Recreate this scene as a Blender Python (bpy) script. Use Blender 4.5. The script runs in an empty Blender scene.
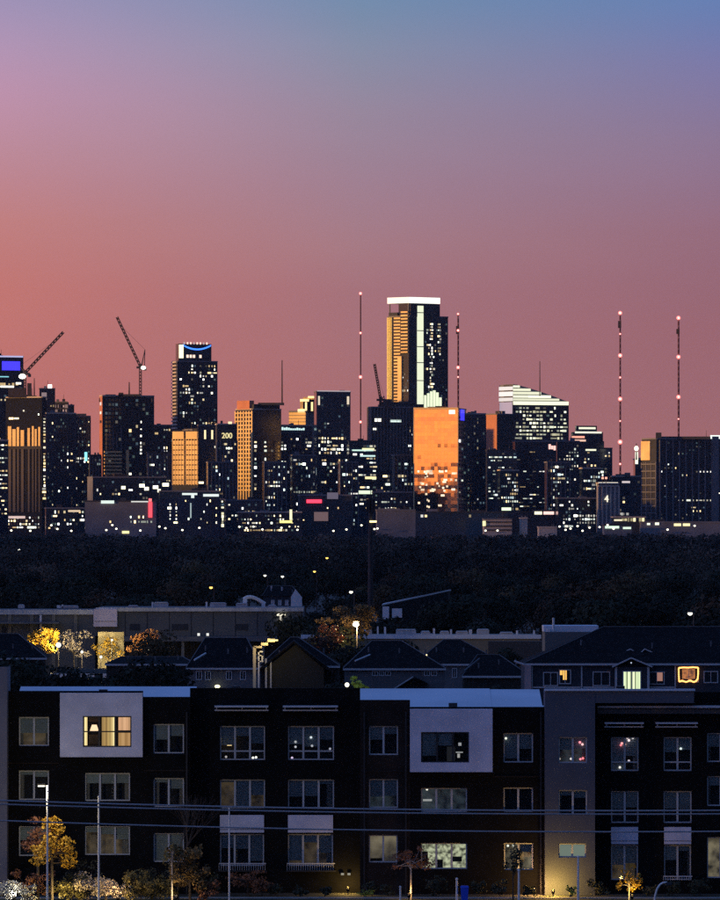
import bpy, math, random
import numpy as np
from mathutils import Vector

R = math.radians
SC = bpy.context.scene
COL = SC.collection
rng = random.Random(11)
nrng = np.random.default_rng(7)

# ------------------------------------------------------------------ camera
CAM_Z, F = 21.1, 7000.0            # camera height (m), focal length in photo pixels
cam_d = bpy.data.cameras.new('camera')
cam = bpy.data.objects.new('camera', cam_d)
COL.objects.link(cam)
cam.location = (0, 0, CAM_Z)
cam.rotation_euler = (R(90), 0, 0)
cam_d.sensor_fit = 'VERTICAL'
cam_d.sensor_height = 24
cam_d.lens = 24 * F / 900
cam_d.shift_y = 75 / 900
cam_d.clip_start = 1
cam_d.clip_end = 60000
SC.camera = cam


def X(x, D): return (x - 360) * D / F
def Z(y, D): return CAM_Z - (y - 525) * D / F


# ------------------------------------------------------------------ world, sun, exposure
SUN_AZ, SUN_EL = -112.0, 0.52      # azimuth clockwise from +Y (the view), elevation


def lin(c):
    return [((v / 255) / 12.92 if v <= 10 else (((v / 255) + .055) / 1.055) ** 2.4) for v in c]


def make_world():
    w = bpy.data.worlds.new('World')
    SC.world = w
    w.use_nodes = True
    nt = w.node_tree
    nt.nodes.clear()
    N, L = nt.nodes.new, nt.links.new
    tc = N('ShaderNodeTexCoord')
    sep = N('ShaderNodeSeparateXYZ')
    L(tc.outputs['Generated'], sep.inputs[0])

    def math_(op, a, b=None, c=None):
        n = N('ShaderNodeMath'); n.operation = op
        for i, v in enumerate((a, b, c)):
            if v is None: continue
            if isinstance(v, (int, float)): n.inputs[i].default_value = v
            else: L(v, n.inputs[i])
        return n.outputs[0]

    el = math_('ARCSINE', sep.outputs['Z'])
    az = math_('ARCTAN2', sep.outputs['X'], sep.outputs['Y'])
    elc = math_('MAXIMUM', el, 0.0)
    # remap elevation so the ramp has resolution near the horizon
    t = math_('POWER', math_('DIVIDE', elc, math.pi / 2), 0.4)

    def ramp(stops):
        n = N('ShaderNodeValToRGB')
        n.color_ramp.interpolation = 'LINEAR'
        cr = n.color_ramp
        up = [(R(9), (86, 120, 188)), (R(25), (90, 124, 194)), (R(90), (82, 112, 184))]
        pts = [((525 - y) / F, c) for y, c in stops] + up
        for i, (e, c) in enumerate(pts):
            p = (max(e, 0) / (math.pi / 2)) ** 0.4
            if i == 0: k = cr.elements[0]; k.position = p
            elif i == 1: k = cr.elements[1]; k.position = p
            else: k = cr.elements.new(p)
            k.color = (*lin(c), 1)
        L(t, n.inputs[0])
        return n.outputs[0]

    left = ramp([(525, (182, 102, 101)), (400, (186, 107, 106)), (290, (193, 115, 112)), (220, (193, 126, 127)), (150, (191, 139, 155)),
                 (90, (191, 146, 174)), (40, (178, 149, 183)), (0, (163, 148, 186))])
    mid = ramp([(525, (158, 101, 107)), (400, (159, 103, 111)), (290, (161, 112, 123)), (250, (163, 120, 131)), (180, (158, 128, 147)),
                (110, (150, 136, 158)), (50, (133, 142, 168)), (0, (113, 141, 174))])
    right = ramp([(525, (147, 95, 105)), (430, (147, 97, 109)), (330, (148, 98, 112)), (230, (144, 104, 124)), (140, (137, 117, 149)),
                  (60, (120, 120, 170)), (20, (104, 124, 178)), (0, (98, 126, 180))])

    def mix(f, a, b):
        n = N('ShaderNodeMix'); n.data_type = 'RGBA'
        L(f, n.inputs[0]); L(a, n.inputs[6]); L(b, n.inputs[7])
        return n.outputs[2]

    def maprange(v, a, b):
        n = N('ShaderNodeMapRange'); n.clamp = True
        L(v, n.inputs[0]); n.inputs[1].default_value = a; n.inputs[2].default_value = b
        return n.outputs[0]
    c1 = mix(maprange(az, R(-3.2), R(0)), left, mid)
    c2 = mix(maprange(az, R(0), R(3.2)), c1, right)
    # towards the right and behind the sky dims into blue dusk
    dim = N('ShaderNodeRGB'); dim.outputs[0].default_value = (0.022, 0.05, 0.13, 1)
    c3 = mix(math_('MULTIPLY', maprange(az, R(12), R(75)), 0.94), c2, dim.outputs[0])
    # the sunset glow low over the western horizon
    dphi = math_('SUBTRACT', az, R(SUN_AZ))
    wrap = math_('ARCCOSINE', math_('COSINE', dphi))
    g = math_('MULTIPLY',
              math_('EXPONENT', math_('MULTIPLY', math_('POWER', math_('DIVIDE', wrap, R(60)), 2.0), -1.0)),
              math_('EXPONENT', math_('DIVIDE', elc, -R(1.3))))
    glow = N('ShaderNodeVectorMath'); glow.operation = 'SCALE'
    glow.inputs[0].default_value = (5.2, 1.75, 0.12)
    L(g, glow.inputs['Scale'])
    add = N('ShaderNodeVectorMath'); add.operation = 'ADD'
    L(c3, add.inputs[0]); L(glow.outputs[0], add.inputs[1])
    # physical twilight sky underneath
    sky = N('ShaderNodeTexSky'); sky.sky_type = 'NISHITA'
    sky.sun_disc = False
    sky.sun_elevation = R(SUN_EL)
    sky.sun_rotation = R(SUN_AZ)
    mp = N('ShaderNodeMapping'); mp.inputs['Scale'].default_value = (14, 14, 55)
    L(tc.outputs['Generated'], mp.inputs[0])
    nz = N('ShaderNodeTexNoise'); nz.inputs['Scale'].default_value = 1.0; nz.inputs['Detail'].default_value = 5; nz.inputs['Roughness'].default_value = .6
    L(mp.outputs[0], nz.inputs['Vector'])
    bg1 = N('ShaderNodeBackground')
    L(math_('MULTIPLY_ADD', nz.outputs['Fac'], .12, .94), bg1.inputs[1])
    L(add.outputs[0], bg1.inputs[0])
    bg2 = N('ShaderNodeBackground'); bg2.inputs[1].default_value = 0.002
    L(sky.outputs[0], bg2.inputs[0])
    sh = N('ShaderNodeAddShader')
    L(bg1.outputs[0], sh.inputs[0]); L(bg2.outputs[0], sh.inputs[1])
    out = N('ShaderNodeOutputWorld')
    L(sh.outputs[0], out.inputs[0])


make_world()
sun_d = bpy.data.lights.new('sun', 'SUN')
sun_d.energy = 5.0
sun_d.angle = R(0.5)
sun_d.color = (1.0, 0.49, 0.10)
sun = bpy.data.objects.new('sun', sun_d)
COL.objects.link(sun)
_s = Vector((math.sin(R(SUN_AZ)) * math.cos(R(SUN_EL)), math.cos(R(SUN_AZ)) * math.cos(R(SUN_EL)), math.sin(R(SUN_EL))))
sun.rotation_euler = _s.to_track_quat('Z', 'Y').to_euler()
vs = SC.view_settings
vs.view_transform = 'Standard'
vs.look = 'None'
vs.exposure = 0.0
vs.gamma = 1.0
SC.cycles.use_denoising = False
SC.cycles.max_bounces = 6
SC.cycles.transparent_max_bounces = 12
SC.cycles.sample_clamp_indirect = 1.5


# ------------------------------------------------------------------ materials
MATS = {}


def mat(name, base, rough=0.8, metal=0.0, spec=0.5, noise=None, bump=0.0, obj_var=0.0):
    """noise = (scale, amount) mottles the colour; bump scales a fine relief"""
    if name in MATS: return MATS[name]
    m = bpy.data.materials.new(name)
    m.use_nodes = True
    nt = m.node_tree
    b = nt.nodes['Principled BSDF']
    b.inputs['Base Color'].default_value = (*base, 1)
    b.inputs['Roughness'].default_value = rough
    b.inputs['Metallic'].default_value = metal
    b.inputs['Specular IOR Level'].default_value = spec
    if noise or obj_var:
        N, L = nt.nodes.new, nt.links.new
        tc = N('ShaderNodeTexCoord')
        nz = N('ShaderNodeTexNoise')
        nz.inputs['Scale'].default_value = noise[0] if noise else 1.0
        nz.inputs['Detail'].default_value = 6
        L(tc.outputs['Object'], nz.inputs['Vector'])
        hsv = N('ShaderNodeHueSaturation')
        hsv.inputs['Color'].default_value = (*base, 1)
        mr = N('ShaderNodeMapRange')
        a = noise[1] if noise else 0
        mr.inputs[1].default_value = .3; mr.inputs[2].default_value = .7
        mr.inputs[3].default_value = 1 - a; mr.inputs[4].default_value = 1 + a
        L(nz.outputs['Fac'], mr.inputs[0])
        val = mr.outputs[0]
        if obj_var:
            oi = N('ShaderNodeObjectInfo')
            m2 = N('ShaderNodeMapRange')
            m2.inputs[3].default_value = 1 - obj_var; m2.inputs[4].default_value = 1 + obj_var
            L(oi.outputs['Random'], m2.inputs[0])
            mm = N('ShaderNodeMath'); mm.operation = 'MULTIPLY'
            L(val, mm.inputs[0]); L(m2.outputs[0], mm.inputs[1])
            val = mm.outputs[0]
            m3 = N('ShaderNodeMapRange')
            m3.inputs[3].default_value = .47; m3.inputs[4].default_value = .53
            L(oi.outputs['Random'], m3.inputs[0])
            L(m3.outputs[0], hsv.inputs['Hue'])
        L(val, hsv.inputs['Value'])
        L(hsv.outputs[0], b.inputs['Base Color'])
        if bump:
            bp = N('ShaderNodeBump')
            bp.inputs['Strength'].default_value = bump
            L(nz.outputs['Fac'], bp.inputs['Height'])
            L(bp.outputs[0], b.inputs['Normal'])
    MATS[name] = m
    return m


def emit(name, col, strength=1.0, sample=False):
    if name in MATS: return MATS[name]
    m = bpy.data.materials.new(name)
    m.use_nodes = True
    b = m.node_tree.nodes['Principled BSDF']
    b.inputs['Base Color'].default_value = (*[min(.6, c * .5) for c in col], 1)
    b.inputs['Emission Color'].default_value = (*col, 1)
    b.inputs['Emission Strength'].default_value = strength
    if not sample: m.cycles.emission_sampling = 'NONE'
    MATS[name] = m
    return m


def window_material():
    m = bpy.data.materials.new('tower_window')
    m.use_nodes = True
    nt = m.node_tree
    b = nt.nodes['Principled BSDF']
    b.inputs['Base Color'].default_value = (.008, .018, .034, 1)
    b.inputs['Roughness'].default_value = .12
    a = nt.nodes.new('ShaderNodeAttribute')
    a.attribute_name = 'glow'
    nt.links.new(a.outputs['Color'], b.inputs['Emission Color'])
    b.inputs['Emission Strength'].default_value = 1.0
    m.cycles.emission_sampling = 'NONE'
    return m


def brick_material(name, c1, c2, mortar):
    m = bpy.data.materials.new(name)
    m.use_nodes = True
    nt = m.node_tree; N, L = nt.nodes.new, nt.links.new
    b = nt.nodes['Principled BSDF']
    tc = N('ShaderNodeTexCoord')
    mp = N('ShaderNodeMapping'); mp.inputs['Rotation'].default_value = (R(90), 0, 0)
    L(tc.outputs['Object'], mp.inputs[0])
    br = N('ShaderNodeTexBrick')
    br.inputs['Color1'].default_value = (*c1, 1); br.inputs['Color2'].default_value = (*c2, 1)
    br.inputs['Mortar'].default_value = (*mortar, 1)
    br.inputs['Scale'].default_value = 1.0
    br.inputs['Brick Width'].default_value = .24
    br.inputs['Row Height'].default_value = .08
    br.inputs['Mortar Size'].default_value = .008
    L(mp.outputs[0], br.inputs['Vector'])
    nz = N('ShaderNodeTexNoise'); nz.inputs['Scale'].default_value = .7; nz.inputs['Detail'].default_value = 5
    L(tc.outputs['Object'], nz.inputs['Vector'])
    mr = N('ShaderNodeMapRange'); mr.inputs[1].default_value = .3; mr.inputs[2].default_value = .7
    mr.inputs[3].default_value = .6; mr.inputs[4].default_value = 1.5
    L(nz.outputs['Fac'], mr.inputs[0])
    hs = N('ShaderNodeHueSaturation')
    L(br.outputs['Color'], hs.inputs['Color']); L(mr.outputs[0], hs.inputs['Value'])
    L(hs.outputs[0], b.inputs['Base Color'])
    b.inputs['Roughness'].default_value = .85
    b.inputs['Specular IOR Level'].default_value = .15
    bp = N('ShaderNodeBump'); bp.inputs['Strength'].default_value = .3
    L(br.outputs['Fac'], bp.inputs['Height']); L(bp.outputs[0], b.inputs['Normal'])
    MATS[name] = m
    return m


def pane_material():
    m = bpy.data.materials.new('window_pane')
    m.use_nodes = True
    nt = m.node_tree; N, L = nt.nodes.new, nt.links.new
    nt.nodes.remove(nt.nodes['Principled BSDF'])
    tr = N('ShaderNodeBsdfTransparent'); tr.inputs[0].default_value = (.86, .9, .9, 1)
    gl = N('ShaderNodeBsdfGlossy'); gl.inputs['Roughness'].default_value = .03
    fr = N('ShaderNodeFresnel'); fr.inputs[0].default_value = 1.6
    mx = N('ShaderNodeMixShader')
    L(fr.outputs[0], mx.inputs[0]); L(tr.outputs[0], mx.inputs[1]); L(gl.outputs[0], mx.inputs[2])
    L(mx.outputs[0], nt.nodes['Material Output'].inputs[0])
    MATS['pane'] = m
    return m


def room_material(name, col, strength, scale=1.2):
    """a lamplit room seen through a window: uneven warm light"""
    m = bpy.data.materials.new(name)
    m.use_nodes = True
    nt = m.node_tree; N, L = nt.nodes.new, nt.links.new
    b = nt.nodes['Principled BSDF']
    b.inputs['Base Color'].default_value = (.3, .25, .2, 1)
    tc = N('ShaderNodeTexCoord')
    vo = N('ShaderNodeTexNoise'); vo.inputs['Scale'].default_value = scale; vo.inputs['Detail'].default_value = 3
    L(tc.outputs['Object'], vo.inputs['Vector'])
    cr = N('ShaderNodeValToRGB')
    cr.color_ramp.elements[0].position = .35; cr.color_ramp.elements[0].color = (*[c * .08 for c in col], 1)
    cr.color_ramp.elements[1].position = .65; cr.color_ramp.elements[1].color = (*col, 1)
    L(vo.outputs['Fac'], cr.inputs[0]); L(cr.outputs[0], b.inputs['Emission Color'])
    b.inputs['Emission Strength'].default_value = strength
    m.cycles.emission_sampling = 'NONE'
    MATS[name] = m
    return m


WIN = window_material()
PANE = pane_material()
M_GLASS = mat('dark_curtain_wall', (.008, .016, .034), .2, spec=.5, noise=(.03, .4))
M_GLASS2 = mat('blue_curtain_wall', (.012, .034, .068), .18, spec=.6, noise=(.03, .4))
M_DARKC = mat('dark_concrete', (.028, .032, .042), .8, noise=(.05, .3))
M_GREYC = mat('grey_concrete', (.17, .18, .215), .8, noise=(.05, .2))
M_PALEC = mat('pale_concrete', (.5, .46, .42), .75, noise=(.05, .2))
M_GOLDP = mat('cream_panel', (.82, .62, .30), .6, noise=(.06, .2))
M_TERRA = mat('terracotta_panel', (.5, .2, .12), .7, noise=(.06, .2))
M_STEEL = mat('weathered_steel', (.03, .024, .026), .6, noise=(.3, .3))
M_MAST = mat('red_mast_paint', (.14, .05, .05), .6, noise=(.1, .3))
M_WHITEP = mat('white_paint', (.75, .75, .76), .6, noise=(.4, .1))


# ------------------------------------------------------------------ mesh building
class MB:
    def __init__(s):
        s.v, s.f, s.m, s.c = [], [], [], []

    def quad(s, pts, m=0, c=None):
        i = len(s.v)
        s.v += [tuple(p) for p in pts]
        s.f.append(tuple(range(i, i + len(pts)))); s.m.append(m); s.c.append(c or (0, 0, 0))

    def hexa(s, p, m=0, c=None):
        """p: 4 bottom points counter-clockwise, 4 top points"""
        i = len(s.v)
        s.v += [tuple(q) for q in p]
        for f in ((3, 2, 1, 0), (4, 5, 6, 7), (0, 1, 5, 4), (1, 2, 6, 5), (2, 3, 7, 6), (3, 0, 4, 7)):
            s.f.append(tuple(i + k for k in f)); s.m.append(m); s.c.append(c or (0, 0, 0))

    def box(s, x0, x1, y0, y1, z0, z1, m=0, c=None):
        s.hexa([(x0, y0, z0), (x1, y0, z0), (x1, y1, z0), (x0, y1, z0),
                (x0, y0, z1), (x1, y0, z1), (x1, y1, z1), (x0, y1, z1)], m, c)

    def tube(s, p0, p1, r0, r1=None, n=6, m=0, c=None, cap=True):
        r1 = r0 if r1 is None else r1
        a, b = Vector(p0), Vector(p1)
        d = (b - a).normalized()
        u = d.orthogonal().normalized(); w = d.cross(u)
        i = len(s.v)
        for p, r in ((a, r0), (b, r1)):
            for k in range(n):
                t = 2 * math.pi * k / n
                s.v.append(tuple(p + u * (r * math.cos(t)) + w * (r * math.sin(t))))
        for k in range(n):
            s.f.append((i + k, i + (k + 1) % n, i + n + (k + 1) % n, i + n + k)); s.m.append(m); s.c.append(c or (0, 0, 0))
        if cap:
            s.f.append(tuple(i + k for k in reversed(range(n)))); s.m.append(m); s.c.append(c or (0, 0, 0))
            s.f.append(tuple(i + n + k for k in range(n))); s.m.append(m); s.c.append(c or (0, 0, 0))

    def ball(s, p, r, m=0, c=None, n=8, k=5, sz=1.0):
        i = len(s.v)
        for a in range(k + 1):
            th = math.pi * a / k
            for b in range(n):
                ph = 2 * math.pi * b / n
                s.v.append((p[0] + r * math.sin(th) * math.cos(ph), p[1] + r * math.sin(th) * math.sin(ph), p[2] + r * sz * math.cos(th)))
        for a in range(k):
            for b in range(n):
                s.f.append((i + a * n + b, i + (a + 1) * n + b, i + (a + 1) * n + (b + 1) % n, i + a * n + (b + 1) % n))
                s.m.append(m); s.c.append(c or (0, 0, 0))

    def truss(s, p0, p1, w, seg, r, m=0):
        """four-chord lattice boom"""
        a, b = Vector(p0), Vector(p1)
        d = (b - a).normalized()
        u = Vector((0, 1, 0)); v = d.cross(u).normalized(); u = v.cross(d).normalized()
        cs = [(-1, -1), (1, -1), (1, 1), (-1, 1)]
        P = lambda t, k: a.lerp(b, t) + u * (cs[k][0] * w / 2) + v * (cs[k][1] * w / 2)
        for k in range(4):
            s.tube(P(0, k), P(1, k), r, n=4, m=m)
        for i in range(seg):
            for k in range(4):
                s.tube(P(i / seg, k), P((i + 1) / seg, (k + 1) % 4), r * .7, n=3, m=m, cap=False)

    def obox(s, O, e, n, u0, u1, z0, z1, d0, d1, m=0, c=None):
        """box on a vertical face: origin O, edge e, outward normal n"""
        P = lambda u, d, z: (O[0] + e[0] * u + n[0] * d, O[1] + e[1] * u + n[1] * d, z)
        s.hexa([P(u0, d1, z0), P(u1, d1, z0), P(u1, d0, z0), P(u0, d0, z0),
                P(u0, d1, z1), P(u1, d1, z1), P(u1, d0, z1), P(u0, d0, z1)], m, c)

    def oquad(s, O, e, n, u0, u1, z0, z1, d, m=0, c=None):
        P = lambda u, z: (O[0] + e[0] * u + n[0] * d, O[1] + e[1] * u + n[1] * d, z)
        s.quad([P(u0, z0), P(u1, z0), P(u1, z1), P(u0, z1)], m, c)

    def mesh(s, name, mats, glow=False, smooth=False):
        me = bpy.data.meshes.new(name)
        me.from_pydata(s.v, [], s.f)
        for m in mats: me.materials.append(m)
        if len(mats) > 1: me.polygons.foreach_set('material_index', s.m)
        if glow:
            at = me.color_attributes.new('glow', 'FLOAT_COLOR', 'CORNER')
            arr = []
            for f, c in zip(s.f, s.c): arr += [c[0], c[1], c[2], 1.0] * len(f)
            at.data.foreach_set('color', arr)
        if smooth: me.polygons.foreach_set('use_smooth', [True] * len(s.f))
        me.update()
        return me

    def build(s, name, mats, parent=None, loc=(0, 0, 0), glow=False, smooth=False, kind=None):
        if not isinstance(mats, (list, tuple)): mats = [mats]
        o = bpy.data.objects.new(name, s.mesh(name, mats, glow, smooth))
        COL.objects.link(o)
        o.location = loc
        o.parent = parent
        if kind: o['kind'] = kind
        return o


def tag(o, label, cat, group=None):
    o['label'] = label; o['category'] = cat
    if group: o['group'] = group
    return o


def thing(name, label, cat, loc, group=None, rz=0):
    o = bpy.data.objects.new(name, None)
    COL.objects.link(o)
    o.location = loc
    o.rotation_euler.z = rz
    o.empty_display_size = .5
    return tag(o, label, cat, group)


def copy_tree(o, parent=None):
    c = o.copy()
    COL.objects.link(c)
    c.parent = parent
    for ch in o.children: copy_tree(ch, c)
    return c


def struct(o):
    o['kind'] = 'structure'
    return o


def np_mesh(name, verts, m, nq):
    me = bpy.data.meshes.new(name)
    me.vertices.add(len(verts)); me.vertices.foreach_set('co', verts.astype(np.float32).ravel())
    me.loops.add(nq * 4); me.loops.foreach_set('vertex_index', np.arange(nq * 4, dtype=np.int32))
    me.polygons.add(nq)
    me.polygons.foreach_set('loop_start', np.arange(0, nq * 4, 4, dtype=np.int32))
    me.materials.append(m)
    me.update(calc_edges=True)
    return me


def leaf_cloud(g, lobes, n, size, inner=.35, jit=.8):
    """n leaf-clump quads spread over and through a set of ellipsoid lobes -> (4n, 3) vertices"""
    lob = np.array(lobes, float)
    wgt = lob[:, 3] * lob[:, 5]; wgt /= wgt.sum()
    k = g.choice(len(lob), n, p=wgt)
    d = g.normal(size=(n, 3)); d /= np.linalg.norm(d, axis=1)[:, None]
    rad = np.where(g.random(n) < inner, g.uniform(.3, .85, n), g.uniform(.82, 1.12, n))
    c = lob[k, :3] + d * lob[k, 3:6] * rad[:, None]
    nn = d + g.normal(size=(n, 3)) * jit; nn /= np.linalg.norm(nn, axis=1)[:, None]
    a = np.cross(nn, g.normal(size=(n, 3))); a /= np.linalg.norm(a, axis=1)[:, None]
    b = np.cross(nn, a)
    s = size * g.uniform(.55, 1.35, n)[:, None]
    asp = g.uniform(.5, 1.0, n)[:, None]
    return np.stack([c - a * s, c - b * s * asp, c + a * s, c + b * s * asp], 1).reshape(-1, 3)


def rand_lobes(g, h, w, base, k):
    out = []
    for i in range(k):
        a = g.uniform(0, 2 * math.pi); r = w * .5 * g.uniform(.15, .62)
        z = g.uniform(base + (h - base) * .2, h * .84)
        s = w * g.uniform(.17, .3)
        out.append((r * math.cos(a), r * math.sin(a), z, s, s, s * g.uniform(.65, .95)))
    out.append((0, 0, base + (h - base) * .6, w * .3, w * .3, (h - base) * .34))
    return out


def trunk_mb(g, h, base, r, w, nb=6):
    mb = MB()
    mb.tube((0, 0, -.2), (0, 0, base), r, r * .8, 8)
    mb.tube((0, 0, base), (.2, .1, h * .75), r * .8, r * .25, 7)
    for i in range(nb):
        a = 2 * math.pi * i / nb + g.uniform(-.3, .3)
        z = base + (h - base) * g.uniform(0, .35)
        L = w * g.uniform(.25, .42)
        p1 = (L * .5 * math.cos(a), L * .5 * math.sin(a), z + L * .5)
        mb.tube((0, 0, z), p1, r * .5, r * .33, 5)
        mb.tube(p1, (L * math.cos(a), L * math.sin(a), z + L * .85), r * .33, r * .12, 5)
    return mb


# ------------------------------------------------------------------ ground, hills, wood
M_GROUND = mat('ground_earth', (.045, .045, .035), .95, noise=(.02, .5), bump=.2)
g = MB(); g.quad([(-14000, -7000, 0), (14000, -7000, 0), (14000, 16000, 0), (-14000, 16000, 0)])
struct(g.build('ground', M_GROUND))

M_HILL = mat('hill_scrub', (.13, .12, .09), .95, noise=(.01, .4))


def unseen_hills():  # unseen ridge, shaped to shade low ground and darken the mirror's foot
    mb = MB()
    n = 320
    prof = [(0, 0), (.25, 45), (.45, 112), (.55, 150), (.68, 120), (1, 0)]
    rows = []
    for i in range(n + 1):
        a = R(-35 + 160 * i / n)          # from behind the camera round to the left
        wob = .86 + .03 * math.sin(i * .21) + .03 * math.sin(i * .93 + 1) + .03 * math.sin(i * 2.1)
        row = []
        for t, h in prof:
            rad = 8800 + 1600 * t
            row.append((-rad * math.sin(a), 7000 - rad * math.cos(a), h * wob - (.5 if h == 0 else 0)))
        rows.append(row)
    for i in range(n):
        for j in range(len(prof) - 1):
            mb.quad([rows[i][j], rows[i][j + 1], rows[i + 1][j + 1], rows[i + 1][j]])
    struct(mb.build('unseen_hills', M_HILL))


unseen_hills()

M_LEAF = mat('evergreen_leaf', (.026, .030, .020), .85, spec=.15, noise=(.25, .5), obj_var=.45)
M_LEAF_B = mat('autumn_leaf', (.085, .056, .03), .85, spec=.15, noise=(.25, .5), obj_var=.35)
M_BARK = mat('bark', (.07, .055, .045), .9, noise=(3, .4))
M_WOOD = mat('far_canopy', (.02, .02, .016), .95, spec=.1, noise=(.06, .5))
_nt = M_WOOD.node_tree
_a = _nt.nodes.new('ShaderNodeAttribute'); _a.attribute_name = 'tint'
_r = _nt.nodes.new('ShaderNodeValToRGB')
for _p, _c in ((0, (.022, .022, .019)), (.4, (.052, .048, .038)), (.75, (.10, .082, .060)), (1, (.17, .12, .08))):
    _e = _r.color_ramp.elements[0] if _p == 0 else _r.color_ramp.elements[-1] if _p == 1 else _r.color_ramp.elements.new(_p)
    _e.position = _p; _e.color = (*_c, 1)
_nt.links.new(_a.outputs['Fac'], _r.inputs[0])
_h = [n for n in _nt.nodes if n.type == 'HUE_SAT'][0]
_nt.links.new(_r.outputs[0], _h.inputs['Color'])


def woodland():
    protos = []
    for k in range(10):
        near = k < 6
        h, w = nrng.uniform(10, 14), nrng.uniform(14, 21)
        lob = rand_lobes(nrng, h, w, 1.5, 9)
        protos.append(leaf_cloud(nrng, lob, 700 if near else 190, .55 if near else 1.2, .06, .3))
    out, tint = [], []
    D = 1990.0
    while D < 6330:
        halfw = 395 * D / F
        x = -halfw + nrng.uniform(0, 12)
        near = D < 3300
        while x < halfw:
            s = nrng.uniform(.5, 1.05) * (1 + .16 * math.sin(x * .013 + D * .0031) + .08 * math.sin(x * .041 + D))
            s = min(s, 1.12)
            p = protos[nrng.integers(0, 6) if near else nrng.integers(6, 10)]
            a = nrng.uniform(0, 6.28)
            ca, sa = math.cos(a), math.sin(a)
            q = np.empty_like(p)
            q[:, 0] = (p[:, 0] * ca - p[:, 1] * sa) * s + x
            q[:, 1] = (p[:, 0] * sa + p[:, 1] * ca) * s + D + nrng.uniform(-25, 25)
            q[:, 2] = p[:, 2] * s
            out.append(q)
            tint.append(np.full(len(q), np.clip(nrng.beta(1.3, 2.2) + .15 * math.sin(x * .02 + D * .002), 0, 1)))
            x += nrng.uniform(8, 22)
        D *= 1.021
    v = np.concatenate(out)
    me = np_mesh('woodland', v, M_WOOD, len(v) // 4)
    at = me.attributes.new('tint', 'FLOAT', 'POINT')
    at.data.foreach_set('value', np.concatenate(tint).astype(np.float32))
    o = bpy.data.objects.new('woodland', me)
    COL.objects.link(o)
    o['kind'] = 'stuff'
    o['label'] = 'dark unbroken tree canopy stretching to the foot of the skyline'
    o['category'] = 'woodland'


woodland()


# ------------------------------------------------------------------ towers of the skyline
PAL = [(1.0, .93, .72), (1.0, .80, .45), (.92, 1.0, .82), (1.0, .97, .9), (1.0, .70, .33)]
ABS_WARM = [(1.0, .78, .36), (1.0, .7, .3), (1, .9, .6)]


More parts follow.
